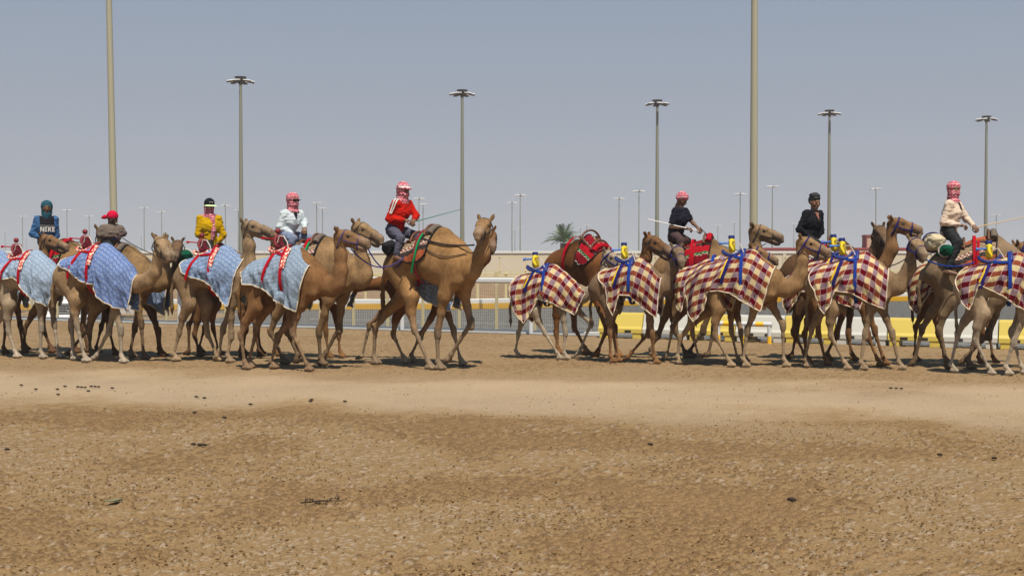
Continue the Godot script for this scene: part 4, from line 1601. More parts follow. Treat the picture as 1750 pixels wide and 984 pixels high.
# ---------------------------------------------------------------- more materials
func make_more_materials() -> void:
	M.skin = StandardMaterial3D.new()
	M.skin.vertex_color_use_as_albedo = true
	M.skin.roughness = 0.55
	M.white_cloth = textured(srgb(226, 226, 222), M.weave, 10.0)
	M.black_cloth = textured(srgb(32, 32, 38), M.weave, 10.0)
	M.grey_cloth = textured(srgb(104, 104, 104), M.weave, 10.0)
	M.blue_cloth = textured(srgb(66, 104, 150), M.weave, 10.0)
	M.teal_cloth = textured(srgb(44, 88, 104), M.weave, 10.0)
	M.khaki_cloth = textured(srgb(116, 104, 94), M.weave, 10.0)
	M.yellow_cloth = textured(srgb(196, 156, 12), M.weave, 10.0)
	M.shirt_white = textured(srgb(208, 220, 226), M.weave, 10.0)
	M.shirt_red = textured(srgb(192, 32, 20), M.weave, 10.0)
	M.navy_cloth = textured(srgb(36, 34, 48), M.weave, 10.0)
	M.cream_cloth = textured(srgb(226, 204, 184), M.weave, 10.0)
	M.trouser_grey = textured(srgb(88, 88, 104), M.weave, 10.0)
	M.trouser_dark = textured(srgb(48, 50, 52), M.weave, 10.0)
	M.trouser_brown = textured(srgb(84, 66, 66), M.weave, 10.0)
	M.denim = textured(srgb(126, 138, 164), M.weave, 10.0)
	M.hair = plain(srgb(20, 17, 16), 0.6)
	M.hot_pink = textured(srgb(206, 22, 62), M.weave, 10.0)
	var kf := plain(Color.WHITE, 0.9)
	kf.albedo_texture = tex(keffiyeh_image(srgb(160, 30, 54), srgb(216, 172, 180)))
	kf.uv1_triplanar = true
	kf.uv1_scale = Vector3(5, 5, 5)
	M.keffiyeh = kf
	M.lime = plain(srgb(196, 218, 170), 0.8)
	# place
	M.wall_paint = textured(srgb(218, 208, 186), M.weave, 1.7, 0.95)
	M.white_paint = textured(srgb(226, 226, 222), M.weave, 1.7, 0.6)
	M.rail_white = textured(srgb(222, 226, 230), M.weave, 1.7, 0.4)
	M.post_cream = textured(srgb(218, 202, 152), M.weave, 1.7, 0.6)
	M.wire = plain(srgb(206, 204, 194), 0.6)
	M.galvanised = textured(srgb(184, 180, 156), M.weave, 0.8, 0.5)
	M.galvanised.metallic = 0.15
	M.mast_grey = textured(srgb(138, 140, 124), M.weave, 0.5, 0.6)
	M.dark_metal = plain(srgb(58, 50, 44), 0.6)
	M.lamp_top = plain(srgb(218, 220, 222), 0.5)
	M.barrier_yellow = textured(srgb(228, 204, 96), M.weave, 1.7, 0.55)
	M.barrier_white = textured(srgb(214, 214, 206), M.weave, 1.7, 0.55)
	M.kerb_yellow = textured(srgb(214, 164, 46), M.weave, 1.7, 0.8)
	M.bright_yellow = plain(srgb(236, 184, 30), 0.5)
	M.asphalt = textured(srgb(118, 116, 112), M.grain, 0.35, 0.9)
	M.line_white = plain(srgb(176, 178, 178), 0.8)
	M.far_sand = textured(srgb(164, 134, 102), M.grain, 0.06, 1.0)
	M.red_roof = plain(srgb(132, 46, 44), 0.8)
	M.plaster = textured(srgb(206, 178, 152), M.weave, 1.7, 0.9)
	M.frond = plain(Color(0.11, 0.17, 0.055).linear_to_srgb(), 0.6)
	M.frond.backlight_enabled = true
	M.frond.backlight = Color(0.10, 0.14, 0.04)
	M.bark = textured(srgb(120, 92, 66), M.grain, 3.0, 1.0)
	M.car_white = plain(srgb(228, 230, 232), 0.25)
	M.car_white.clearcoat_enabled = true
	M.car_white.clearcoat = 0.6
	M.car_glass = plain(srgb(40, 46, 52), 0.08)
	M.car_dark = plain(srgb(30, 30, 32), 0.5)
	M.chrome = plain(srgb(190, 192, 196), 0.2, 0.9)
	M.tyre = plain(srgb(26, 26, 27), 0.9)
	M.lamp_glass = plain(srgb(206, 212, 216), 0.1)
	M.dung = plain(srgb(52, 40, 28), 1.0)
	M.clod = textured(srgb(136, 104, 66), M.grain, 3.0, 1.0)
	M.pebble = plain(srgb(196, 174, 142), 0.9)
	M.leaf_dry = plain(srgb(104, 106, 78), 0.8)
	M.stick_green = plain(srgb(20, 120, 84), 0.4)
	M.stick_white = plain(srgb(232, 232, 230), 0.4)
	M.bamboo = plain(srgb(196, 164, 120), 0.5)


# ---------------------------------------------------------------- ground, road, far wall
func along(x: float) -> float:          # z of the road's near edge, which runs slantwise past the camera
	return -30.97 + 0.5015 * x


func sand_colour_noise() -> Array:
	var a := FastNoiseLite.new()
	a.seed = 11
	a.frequency = 0.35
	a.fractal_octaves = 4
	var b := FastNoiseLite.new()
	b.seed = 12
	b.frequency = 5.0
	b.fractal_octaves = 3
	var c := FastNoiseLite.new()
	c.seed = 13
	c.frequency = 15.0
	c.fractal_octaves = 2
	return [a, b, c]


func smooth(a: float, b: float, x: float) -> float:
	return smoothstep(a, b, x)


func build_ground() -> void:
	var ns := sand_colour_noise()
	var rows := 600
	var cols := 560
	var verts := PackedVector3Array()
	var cs := PackedColorArray()
	verts.resize((rows + 1) * (cols + 1))
	cs.resize(verts.size())
	var loose := Vector3(0.335, 0.218, 0.106)
	var packed := Vector3(0.50, 0.37, 0.235)
	var crust := Vector3(0.60, 0.50, 0.39)
	var dark := Vector3(0.13, 0.075, 0.034)
	var damp := Vector3(0.25, 0.155, 0.078)
	for i in rows + 1:
		var z := -6.0 * pow(44.0 / 6.0, float(i) / rows)
		for j in cols + 1:
			var x := (float(j) / cols - 0.5) * 1.25 * -z
			var big: float = ns[0].get_noise_2d(x, z)
			var mid: float = ns[1].get_noise_2d(x, z)
			var fine: float = ns[2].get_noise_2d(x, z)
			# the beaten lane between the loose near ground and the trodden strip under the camels
			var zz := z - 0.18 * x + big * 1.6 + mid * 0.5
			var lane := smooth(-13.9, -16.2, zz) * smooth(-20.6, -17.6, zz)
			var till := smooth(-14.9, -13.2, zz)
			var trod := smooth(-18.4, -20.0, zz)
			var fine2: float = ns[2].get_noise_2d(x + 40.0, z * 1.3 - 17.0)
			var patch := smoothstep(-0.26, 0.16, big + 0.6 * mid)
			var crumb := smoothstep(0.03, 0.17, fine) * patch
			var flake := smoothstep(0.14, 0.32, fine2) * smoothstep(-0.05, 0.25, -0.7 * big + 0.6 * mid)
			var busy := clampf(till + 0.55 * trod + 0.07, 0.0, 1.0)
			var y := (0.002 + 0.008 * till + 0.007 * trod) * (0.8 * mid + 0.4 * fine) + 0.015 * crumb * busy + 0.006 * big * till
			var c := loose.lerp(packed, lane).lerp(loose.lerp(packed, 0.35), trod * 0.7)
			c = c.lerp(dark, crumb * busy * 0.85)
			c = c.lerp(damp, smoothstep(0.0, 0.45, big + 0.5 * mid) * busy * 0.5)
			c = c.lerp(crust, flake * (0.34 * till + 0.12))
			c *= 1.0 + 0.16 * big + 0.10 * fine
			if z < along(x) + 0.15:
				y = -0.05
			verts[i * (cols + 1) + j] = Vector3(x, y - 0.012, z)
			cs[i * (cols + 1) + j] = Color(c.x, c.y, c.z)
	var idx := PackedInt32Array()
	var norms := PackedVector3Array()
	norms.resize(verts.size())
	idx.resize(rows * cols * 6)
	var k := 0
	for i in rows:
		for j in cols:
			var a := i * (cols + 1) + j
			var b := a + cols + 1
			idx[k] = a
			idx[k + 1] = b
			idx[k + 2] = b + 1
			idx[k + 3] = a
			idx[k + 4] = b + 1
			idx[k + 5] = a + 1
			k += 6
	for i in rows + 1:
		for j in cols + 1:
			var a := i * (cols + 1) + j
			var l := verts[a - 1] if j > 0 else verts[a]
			var r := verts[a + 1] if j < cols else verts[a]
			var u := verts[a - cols - 1] if i > 0 else verts[a]
			var d := verts[a + cols + 1] if i < rows else verts[a]
			norms[a] = (u - d).cross(r - l).normalized()
			if norms[a].y < 0.0:
				norms[a] = -norms[a]
	var arr := []
	arr.resize(Mesh.ARRAY_MAX)
	arr[Mesh.ARRAY_VERTEX] = verts
	arr[Mesh.ARRAY_NORMAL] = norms
	arr[Mesh.ARRAY_COLOR] = cs
	arr[Mesh.ARRAY_INDEX] = idx
	var mesh := ArrayMesh.new()
	mesh.add_surface_from_arrays(Mesh.PRIMITIVE_TRIANGLES, arr)
	var m := StandardMaterial3D.new()
	m.vertex_color_use_as_albedo = true
	m.albedo_texture = tex(noise_image(512, 0.08, 5, 0.74, 1.0, 21))
	m.uv1_triplanar = true
	m.uv1_world_triplanar = true
	m.uv1_scale = Vector3.ONE * 0.9
	m.heightmap_enabled = true
	m.heightmap_texture = tex(noise_image(512, 0.12, 4, 0.0, 1.0, 22))
	m.heightmap_scale = 0.9
	m.roughness = 1.0
	m.metallic_specular = 0.2
	M.sand = m
	structure("ground", mesh, m)
	# the land all round, with the dip where the car stands
	var st := st_new()
	var x0 := -44.0
	var x1 := 0.0
	var z0 := -62.0
	var z1 := -30.0
	for r in [[-3000.0, x0, -3000.0, 3000.0], [x1, 3000.0, -3000.0, 3000.0], [x0, x1, -3000.0, z0], [x0, x1, z1, 3000.0]]:
		face(st, Vector3(r[0], -0.075, r[2]), Vector3(r[1], -0.075, r[2]), Vector3(r[1], -0.075, r[3]), Vector3(r[0], -0.075, r[3]), Vector3.UP)
	for i in 44:
		for j in 32:
			var q := []
			for m2 in [[0, 0], [1, 0], [1, 1], [0, 1]]:
				var x: float = x0 + i + m2[0]
				var z: float = z0 + j + m2[1]
				q.append(Vector3(x, -0.075 + dip(x, z) * 1.03, z))
			face(st, q[0], q[1], q[2], q[3], Vector3.UP)
	structure("terrain", st.commit(), M.far_sand)


func dip(x: float, z: float) -> float:      # how far the car park lies below the track
	var n := (along(x) - z) * 0.894
	return -0.62 * smoothstep(1.0, 2.2, n) * smoothstep(9.0, 7.6, n) * smoothstep(-9.0, -10.6, x)


# a strip between two polylines on the ground
func strip(pts: Array, width: float, y: float, n_side := 1.0) -> ArrayMesh:
	var st := st_new()
	for i in pts.size() - 1:
		var a: Vector2 = pts[i]
		var b: Vector2 = pts[i + 1]
		var d := (b - a).normalized()
		var n := Vector2(d.y, -d.x) * width * n_side
		face(st, Vector3(a.x, y, a.y), Vector3(b.x, y, b.y), Vector3(b.x + n.x, y, b.y + n.y), Vector3(a.x + n.x, y, a.y + n.y), Vector3.UP)
	return st.commit()


func build_beyond() -> void:
	var p0 := Vector2(-60, along(-60))
	var p1 := Vector2(60, along(60))
	var kerb := [Vector2(-70, -45.6), Vector2(-20, -46.0), Vector2(-6.6, -46.4), Vector2(-1.2, -46.9), Vector2(12.4, -55.5), Vector2(17.4, -56.0), Vector2(60, -60)]
	# road between the near edge and the painted kerb
	var st := st_new()
	for i in kerb.size() - 1:
		var a: Vector2 = kerb[i]
		var b: Vector2 = kerb[i + 1]
		var count := maxi(1, int(a.distance_to(b) / 0.8))
		for k in count:
			var u := a.lerp(b, float(k) / count)
			var v := a.lerp(b, float(k + 1) / count)
			for r in 16:
				var q := []
				for e in [[u, r], [v, r], [v, r + 1], [u, r + 1]]:
					var z: float = lerpf(e[0].y, maxf(minf(along(e[0].x), 40.0), e[0].y), e[1] / 16.0)
					q.append(Vector3(e[0].x, -0.02 + dip(e[0].x, z), z))
				face(st, q[0], q[1], q[2], q[3], Vector3.UP)
	structure("road", st.commit(), M.asphalt)
	var dir := (p1 - p0).normalized()
	var nn := Vector2(dir.y, -dir.x)
	for q in [[0.9, 0.12], [4.2, 0.10]]:
		structure("road_marking", strip([Vector2(-8.0, along(-8.0)) + nn * q[0], p1 + nn * q[0]], q[1], -0.014), M.line_white)
	# kerb blocks, white over yellow
	var n := 0
	for i in kerb.size() - 1:
		var a: Vector2 = kerb[i]
		var b: Vector2 = kerb[i + 1]
		var len := a.distance_to(b)
		var count := int(ceil(len / 4.0))
		for k in count:
			var u := a.lerp(b, float(k) / count)
			var v := a.lerp(b, float(k + 1) / count)
			var c := (u + v) * 0.5
			if absf(c.x) > 32.0:
				continue
			var t := thing("kerb_block", "painted kerb block, white above and yellow below, along the far side of the road", "kerb", Vector3(c.x, -0.02, c.y), -rad_to_deg((v - u).angle()), "painted kerb blocks")
			put(box_mesh(Vector3(u.distance_to(v) - 0.02, 0.20, 0.5), 0.012, Vector3(0, 0.10, 0)), "yellow_base", M.kerb_yellow, t)
			put(box_mesh(Vector3(u.distance_to(v) - 0.02, 0.17, 0.42), 0.02, Vector3(0, 0.286, 0)), "white_top", M.white_paint, t)
			n += 1
	# perimeter wall
	var wall := thing("perimeter_wall", "long beige perimeter wall with white coping behind the road fences", "wall", Vector3(0, -0.05, -130))
	put(box_mesh(Vector3(150, 2.5, 0.3), 0.0, Vector3(0, 1.25, 0)), "wall_face", M.wall_paint, wall)
	for i in 30:
		put(box_mesh(Vector3(4.96, 0.24, 0.5), 0.02, Vector3(-72.5 + i * 5.0, 2.62, 0.0)), "coping", M.white_paint, wall)
		put(box_mesh(Vector3(0.3, 2.48, 0.12), 0.0, Vector3(-72.5 + i * 5.0, 1.24, 0.205)), "pier", M.wall_paint, wall)
	# low building with dark red trim beyond the wall
	var h := thing("low_building", "low pale building with dark red roof edge beyond the wall", "building", Vector3(39.5, -0.05, -152))
	put(box_mesh(Vector3(21, 2.95, 8), 0.0, Vector3(0, 1.475, 0)), "wall", M.plaster, h)
	put(box_mesh(Vector3(21.6, 0.32, 8.6), 0.03, Vector3(0, 3.11, 0)), "roof_edge", M.red_roof, h)
	put(box_mesh(Vector3(1.5, 1.3, 1.5), 0.0, Vector3(2.6, 3.92, 1.5)), "roof_turret", M.plaster, h)
	for x in [-0.85, 0.85]:
		put(box_mesh(Vector3(0.12, 1.32, 1.7), 0.0, Vector3(2.6 + x, 3.93, 1.5)), "turret_trim", M.red_roof, h)
	put(box_mesh(Vector3(1.92, 0.2, 1.72), 0.0, Vector3(2.6, 4.69, 1.5)), "turret_cap", M.red_roof, h)
	for i in 7:
		var w := put(box_mesh(Vector3(1.3, 1.0, 0.1), 0.0, Vector3(-9 + i * 3.0, 1.7, 4.03)), "window", M.car_glass, h)
		put(box_mesh(Vector3(1.5, 0.1, 0.2), 0.0, Vector3(0, -0.56, 0.03)), "sill", M.white_paint, w)
	palm()
	car()


func palm() -> void:
	var rng := RandomNumberGenerator.new()
	rng.seed = 5
	var t := thing("palm_tree", "green date palm rising above the perimeter wall", "tree", Vector3(5.6, -0.05, -140))
	var trunk := st_new()
	var pts := []
	var rs := []
	for i in 22:
		pts.append(Vector3(0.05 * sin(i * 0.4), i * 0.175, 0.04 * cos(i * 0.5)))
		rs.append((0.30 if i % 2 else 0.25) + (0.14 if i > 16 else 0.0))
	tube(trunk, pts, rs, 10)
	put(trunk.commit(), "trunk", M.bark, t)
	var crown := Vector3(0.03, 3.75, 0)
	for i in 46:
		var st := st_new()
		var az := i * 2.39996 + rng.randf_range(-0.2, 0.2)
		var lift := rng.randf_range(0.05, 1.0)
		var d := Vector3(cos(az), 0, sin(az))
		var len := rng.randf_range(2.3, 2.9)
		var spine := []
		for k in 11:
			var f := k / 10.0
			var out := len * f * lerpf(0.98, 0.35, lift)
			var upw := len * (lerpf(0.35, 1.12, lift) * f - lerpf(0.55, 0.28, lift) * f * f)
			spine.append(crown + d * out + Vector3.UP * upw)
		tube(st, spine, [0.03, 0.028, 0.026, 0.024, 0.022, 0.02, 0.018, 0.016, 0.014, 0.01, 0.006], 4)
		for k in range(1, 40):
			var f := 0.12 + 0.88 * k / 40.0
			var fi := f * 10.0
			var i0 := mini(int(fi), 9)
			var p: Vector3 = spine[i0].lerp(spine[i0 + 1], fi - i0)
			var tan: Vector3 = (spine[i0 + 1] - spine[i0]).normalized()
			var sd := tan.cross(Vector3.UP).normalized()
			var nl := sd.cross(tan)
			var ll := 0.42 * sin(PI * clampf(f * 0.9 + 0.08, 0.0, 1.0)) + 0.08
			for s in [-1.0, 1.0]:
				var tip: Vector3 = p + (sd * s * 0.75 + tan * 0.75 + nl * rng.randf_range(-0.15, 0.45)).normalized() * ll
				var w := tan * 0.022
				face(st, p - w, p + w, tip + w * 0.15, tip - w * 0.15, nl)
		put(st.commit(), "frond", M.frond, t)


func car() -> void:
	var t := thing("parked_car", "white off-road car with wide dark grille parked behind the white rail", "car", Vector3(-14.15, -0.64, -43.0), 4)
	var st := st_new()
	# body as side profile swept across: x across, z toward the viewer
	var prof := [Vector2(-2.3, 0.42), Vector2(2.22, 0.42), Vector2(2.32, 0.62), Vector2(2.28, 1.02), Vector2(2.1, 1.14), Vector2(1.05, 1.22), Vector2(0.35, 1.84), Vector2(-2.1, 1.88), Vector2(-2.34, 1.2)]
	for s in [-1.0, 1.0]:
		for i in prof.size():
			var a: Vector2 = prof[i]
			var b: Vector2 = prof[(i + 1) % prof.size()]
			var wa := 0.95 if a.y < 1.25 else 0.78
			var wb := 0.95 if b.y < 1.25 else 0.78
			face(st, Vector3(0, a.y, a.x), Vector3(0, b.y, b.x), Vector3(s * wb, b.y, b.x), Vector3(s * wa, a.y, a.x), Vector3(0, b.x - a.x, -(b.y - a.y)).normalized() if false else Vector3(0, a.y - 1.1, a.x).normalized())
		var c := Vector3(s * 0.95, 1.0, 0)
		for i in prof.size():
			var a: Vector2 = prof[i]
			var b: Vector2 = prof[(i + 1) % prof.size()]
			var wa := 0.95 if a.y < 1.25 else 0.78
			var wb := 0.95 if b.y < 1.25 else 0.78
			var n := Vector3(s, 0.2, 0).normalized()
			tri(st, c, Vector3(s * wa, a.y, a.x), Vector3(s * wb, b.y, b.x), n)
	put(st.commit(), "body", M.car_white, t)
	var g := put(box_mesh(Vector3(1.15, 0.34, 0.06), 0.02, Vector3(0, 0.86, 2.33)), "grille", M.car_dark, t)
	for i in 4:
		put(box_mesh(Vector3(1.12, 0.028, 0.05), 0.008, Vector3(0, 0.74 + i * 0.08, 2.36)), "grille_bar", M.chrome, g)
	var badge := []
	for i in 14:
		var a := TAU * i / 14
		badge.append(Vector3(0.10 * cos(a), 0.86 + 0.07 * sin(a), 2.40))
	put(tube_mesh(badge, [0.012], 6, true), "badge", M.chrome, g)
	put(box_mesh(Vector3(1.9, 0.26, 0.2), 0.05, Vector3(0, 0.54, 2.34)), "bumper", M.car_white, t)
	put(box_mesh(Vector3(0.8, 0.09, 0.04), 0.01, Vector3(0, 0.50, 2.45)), "air_intake", M.car_dark, t)
	for s in [-1.0, 1.0]:
		put(box_mesh(Vector3(0.34, 0.2, 0.1), 0.03, Vector3(s * 0.76, 0.93, 2.29)), "headlight", M.lamp_glass, t)
		for z in [1.42, -1.42]:
			var wst := st_new()
			var ring := []
			for i in 20:
				var a := TAU * i / 20
				ring.append(Vector3(s * 0.86, 0.39 + 0.29 * sin(a), z + 0.29 * cos(a)))
			tube(wst, ring, [0.1], 8, true)
			var wh := put(wst.commit(), "wheel", M.tyre, t)
			put(box_mesh(Vector3(0.06, 0.34, 0.34), 0.08, Vector3(s * 0.9, 0.39, z)), "rim", M.chrome, wh)
		put(box_mesh(Vector3(0.2, 0.18, 0.1), 0.03, Vector3(s * 1.05, 1.25, 0.75)), "wing_mirror", M.car_white, t)
	var ws := st_new()
	face(ws, Vector3(-0.72, 1.27, 1.02), Vector3(0.72, 1.27, 1.02), Vector3(0.66, 1.79, 0.43), Vector3(-0.66, 1.79, 0.43), Vector3(0, 0.6, 1))
	put(ws.commit(), "windscreen", M.car_glass, t)


# ---------------------------------------------------------------- masts
func mast(at: Vector3, height: float, base_r: float, mat: Material, label: String, group: String, lean := 0.0, detail := true) -> void:
	var t := thing("floodlight_mast", label, "floodlight mast", at, 0.0, group)
	t.rotation_degrees.z = lean
	put(lathe_mesh([Vector2(base_r, 0), Vector2(base_r * 0.55, height - 0.5), Vector2(base_r * 0.55, height - 0.3), Vector2(0.01, height - 0.29)], 14 if detail else 8), "pole", mat, t)
	if detail:
		put(lathe_mesh([Vector2(base_r * 1.7, 0), Vector2(base_r * 1.7, 0.04), Vector2(base_r, 0.05)], 14), "base_plate", mat, t)
	var hub := st_new()
	var hr := 0.68 if detail else 0.4
	lathe(hub, [Vector2(0.25 * hr, height - 0.55), Vector2(0.55 * hr, height - 0.25), Vector2(0.9 * hr, height + 0.25 * hr), Vector2(0.92 * hr, height + 0.3 * hr), Vector2(0.05, height + 0.32 * hr)], 12)
	put(hub.commit(), "head_frame", M.dark_metal, t)
	var spin := fposmod(at.x * 1.7, 1.0)
	for i in 6:
		var a := TAU * (i + spin) / 6.0
		var d := Vector3(cos(a), 0, sin(a))
		var lamp := st_new()
		var basis := Basis(Vector3.UP, -a) * Basis(Vector3(0, 0, 1), -0.16)
		box(lamp, d * (1.02 if detail else 1.15) + Vector3.UP * (height - 0.2), Vector3(0.78, 0.11, 0.5) if detail else Vector3(0.95, 0.26, 0.7), 0.04, basis)
		var l := put(lamp.commit(), "floodlight", M.lamp_top, t)
		if detail:
			var under := st_new()
			box(under, d * 1.02 + Vector3.UP * (height - 0.30), Vector3(0.7, 0.1, 0.44), 0.02, basis)
			put(under.commit(), "lamp_housing", M.dark_metal, l)


func build_masts() -> void:
	# the near pair beside the track, their heads above the frame
	mast(Vector3(5.25, 0, -27.95), 14.0, 0.098, M.galvanised, "thick pale mast beside the low yellow and white hoop barrier", "", 0.0)
	mast(Vector3(-10.6, 0, -34.4), 14.0, 0.108, M.galvanised, "thick pale mast rising behind the rider in red headscarf", "", 0.9)
	# the row along the far side, then the scattered far ones
	for q in [[412, 135, "just ahead of the yellow-shirted rider"], [790, 157, "just beyond the tip of the green riding stick"], [1123, 174, "crossed by the white riding stick"], [1417, 191, "just ahead of the bareheaded rider in black"], [1685, 201, "crossed by the long bamboo stick"]]:
		var depth: float = 2200.0 * 18.25 / (445.0 - q[1])
		mast(Vector3((q[0] - 875.0) * depth / 2200.0, -0.05, -depth), 20.0, 0.26, M.mast_grey, "tall grey floodlight mast " + q[2], "row of tall floodlight masts")
	for q in [[38, 369], [114, 358], [152, 368], [246, 354], [276, 361], [241, 400], [316, 400], [385, 350], [407, 358], [541, 345], [551, 355], [584, 394], [716, 338], [723, 348], [875, 345], [889, 332], [880, 391], [889, 388], [992, 388], [1058, 338], [1092, 325], [1003, 384], [1265, 330], [1320, 317], [1227, 384], [1255, 379], [1357, 381], [1497, 321], [1497, 378], [1703, 366], [8, 395], [44, 405]]:
		var depth: float = 2200.0 * 18.25 / (445.0 - q[1])
		mast(Vector3((q[0] - 875.0) * depth / 2200.0, -0.07, -depth), 20.0, 0.12 + depth * 0.00022, M.mast_grey, "slim pale floodlight mast far off, faint in the haze", "far floodlight masts", 0.0, false)


# ---------------------------------------------------------------- fences and barriers
func build_fences() -> void:
	var dir := Vector3(0.894, 0, 0.448)
	var back := Vector3(0.448, 0, -0.894)
	var yaw := -rad_to_deg(atan2(0.448, 0.894))
	# white running rail on curved posts
	var rail := thing("running_rail", "thick white running rail on white posts along the track edge", "rail", Vector3(0, -0.01, -30.97), yaw)
	var x0 := -30.0
	var x1 := 2.2
	put(box_mesh(Vector3(x1 - x0, 0.13, 0.10), 0.03, Vector3((x0 + x1) * 0.5, 1.28, 0.16)), "top_rail", M.rail_white, rail)
	var n := 0
	var x := x1 - 1.75
	while x > x0:
		put(tube_mesh([Vector3(x, 0, -0.12), Vector3(x, 1.02, -0.12), Vector3(x, 1.16, -0.08), Vector3(x, 1.24, 0.02), Vector3(x, 1.27, 0.12)], [0.055], 10), "post", M.rail_white, rail)
		x -= 3.62
	# cream mesh fence behind it
	var f := thing("mesh_fence", "cream steel post fence with fine wire mesh beside the road", "fence", Vector3(0, -0.02, -30.97) + back * 0.7, yaw)
	x = 2.4
	while x > -30.0:
		put(box_mesh(Vector3(0.065, 1.5, 0.065), 0.008, Vector3(x, 0.75, 0)), "post", M.post_cream, f)
		x -= 1.06
	for y in [1.36, 1.22]:
		put(box_mesh(Vector3(32.4, 0.045, 0.04), 0.006, Vector3(-13.8, y, -0.065)), "rail", M.post_cream, f)
	var mesh := st_new()
	x = 2.4
	while x > -30.0:
		box(mesh, Vector3(x, 0.6, 0.05), Vector3(0.0028, 1.2, 0.0028))
		x -= 0.055
	for i in 18:
		box(mesh, Vector3(-13.8, 0.04 + i * 0.066, 0.056), Vector3(32.4, 0.0028, 0.0028))
	var mw := put(mesh.commit(), "wire_mesh", M.wire, f)
	mw.set_meta("kind", "stuff")
	var edge := structure("kerb", box_mesh(Vector3(32.0, 0.12, 0.14), 0.01), M.white_paint, Vector3(0, 0, -30.97) + dir * -13.8 + back * 0.35)
	edge.rotation_degrees.y = yaw
	# cream rail fence beyond the road
	var g := thing("rail_fence", "cream fence of posts with two close top rails beyond the road", "fence", Vector3(0, -0.05, -49.5))
	for i in 56:
		put(box_mesh(Vector3(0.10, 1.34, 0.10), 0.008, Vector3(-24.0 + i * 1.08, 0.67, -0.0 - maxf(0.0, (-24.0 + i * 1.08) + 1.0) * 0.62)), "post", M.post_cream, g)
	for y in [1.28, 1.12]:
		put(box_mesh(Vector3(23.5, 0.06, 0.05), 0.006, Vector3(-12.5, y, 0.08)), "rail", M.post_cream, g)
		var o := put(box_mesh(Vector3(43.0, 0.06, 0.05), 0.006), "rail", M.post_cream, g, Vector3(17.4, y, -11.4 + 0.09))
		o.rotation_degrees.y = 31.8
	# tall thin fence before the wall
	var w := thing("tall_fence", "tall thin cream wire fence standing before the perimeter wall", "fence", Vector3(0, -0.06, -104))
	for i in 42:
		put(box_mesh(Vector3(0.09, 2.1, 0.09), 0.0, Vector3(-43 + i * 2.1, 1.05, 0)), "post", M.post_cream, w)
		if i % 4 == 0:
			put(tube_mesh([Vector3(-43 + i * 2.1, 1.95, 0.05), Vector3(-43 + i * 2.1 + 1.3, 0.5, 0.05)], [0.025], 5), "brace", M.wire, w)
	for y in [2.08, 0.95]:
		put(box_mesh(Vector3(86.2, 0.05, 0.05), 0.0, Vector3(0.05, y, 0.08)), "rail", M.post_cream, w)
	# plastic road barriers
	var prof := [Vector2(0.235, 0.13), Vector2(0.235, 0.22), Vector2(0.20, 0.28), Vector2(0.115, 0.54), Vector2(0.095, 0.58)]
	var p := Vector3(2.05, -0.015, -29.55)
	var st := st_new()
	var hl := 0.525
	for i in prof.size() - 1:
		for s in [-1.0, 1.0]:
			face(st, Vector3(-hl, prof[i].y, s * prof[i].x), Vector3(hl, prof[i].y, s * prof[i].x), Vector3(hl, prof[i + 1].y, s * prof[i + 1].x), Vector3(-hl, prof[i + 1].y, s * prof[i + 1].x), Vector3(0, 0.3, s))
			face(st, Vector3(s * hl, prof[i].y, -prof[i].x), Vector3(s * hl, prof[i].y, prof[i].x), Vector3(s * hl, prof[i + 1].y, prof[i + 1].x), Vector3(s * hl, prof[i + 1].y, -prof[i + 1].x), Vector3(s, 0, 0))
	face(st, Vector3(-hl, 0.58, -0.095), Vector3(hl, 0.58, -0.095), Vector3(hl, 0.58, 0.095), Vector3(-hl, 0.58, 0.095), Vector3.UP)
	face(st, Vector3(-hl, 0.13, -0.235), Vector3(hl, 0.13, -0.235), Vector3(hl, 0.13, 0.235), Vector3(-hl, 0.13, 0.235), Vector3.DOWN)
	var shell := st.commit()
	var foot := box_mesh(Vector3(0.2, 0.13, 0.44), 0.01)
	var slot := box_mesh(Vector3(0.15, 0.05, 0.1), 0.005)
	for i in 11:
		var yellow := i % 2 == 0
		var mat: Material = M.barrier_yellow if yellow else M.barrier_white
		var o := thing("road_barrier", "%s plastic road barrier, %s of the row counted from the mesh fence" % ["yellow" if yellow else "white", ["first", "second", "third", "fourth", "fifth", "sixth", "seventh", "eighth", "ninth", "tenth", "last"][i]], "barrier", p + dir * (0.55 + i * 1.075), yaw, "plastic road barriers")
		put(shell, "shell", mat, o)
		for s in [-1.0, 1.0]:
			put(foot, "foot", mat, o, Vector3(s * 0.40, 0.065, 0))
			put(slot, "drain_slot", M.car_dark, o, Vector3(s * 0.2, 0.17, 0.20))
	# low hoop barrier before the thick mast
	var hoop := thing("hoop_barrier", "low white tube barrier with yellow bands before the thick mast", "barrier", Vector3(4.95, -0.015, -27.45), yaw)
	for i in 7:
		put(tube_mesh([Vector3(-0.62 + i * 0.177, 0.41, 0), Vector3(-0.62 + (i + 1) * 0.177, 0.41, 0)], [0.052], 12), "tube_band", M.bright_yellow if i in [1, 5] else M.rail_white, hoop)
	for px in [-0.56, 0.0, 0.56]:
		var post := put(tube_mesh([Vector3(px, 0.16, 0), Vector3(px, 0.38, 0)], [0.045], 12), "post", M.rail_white, hoop)
		put(tube_mesh([Vector3(px, 0.0, 0), Vector3(px, 0.165, 0)], [0.046], 12), "yellow_foot", M.bright_yellow, post)


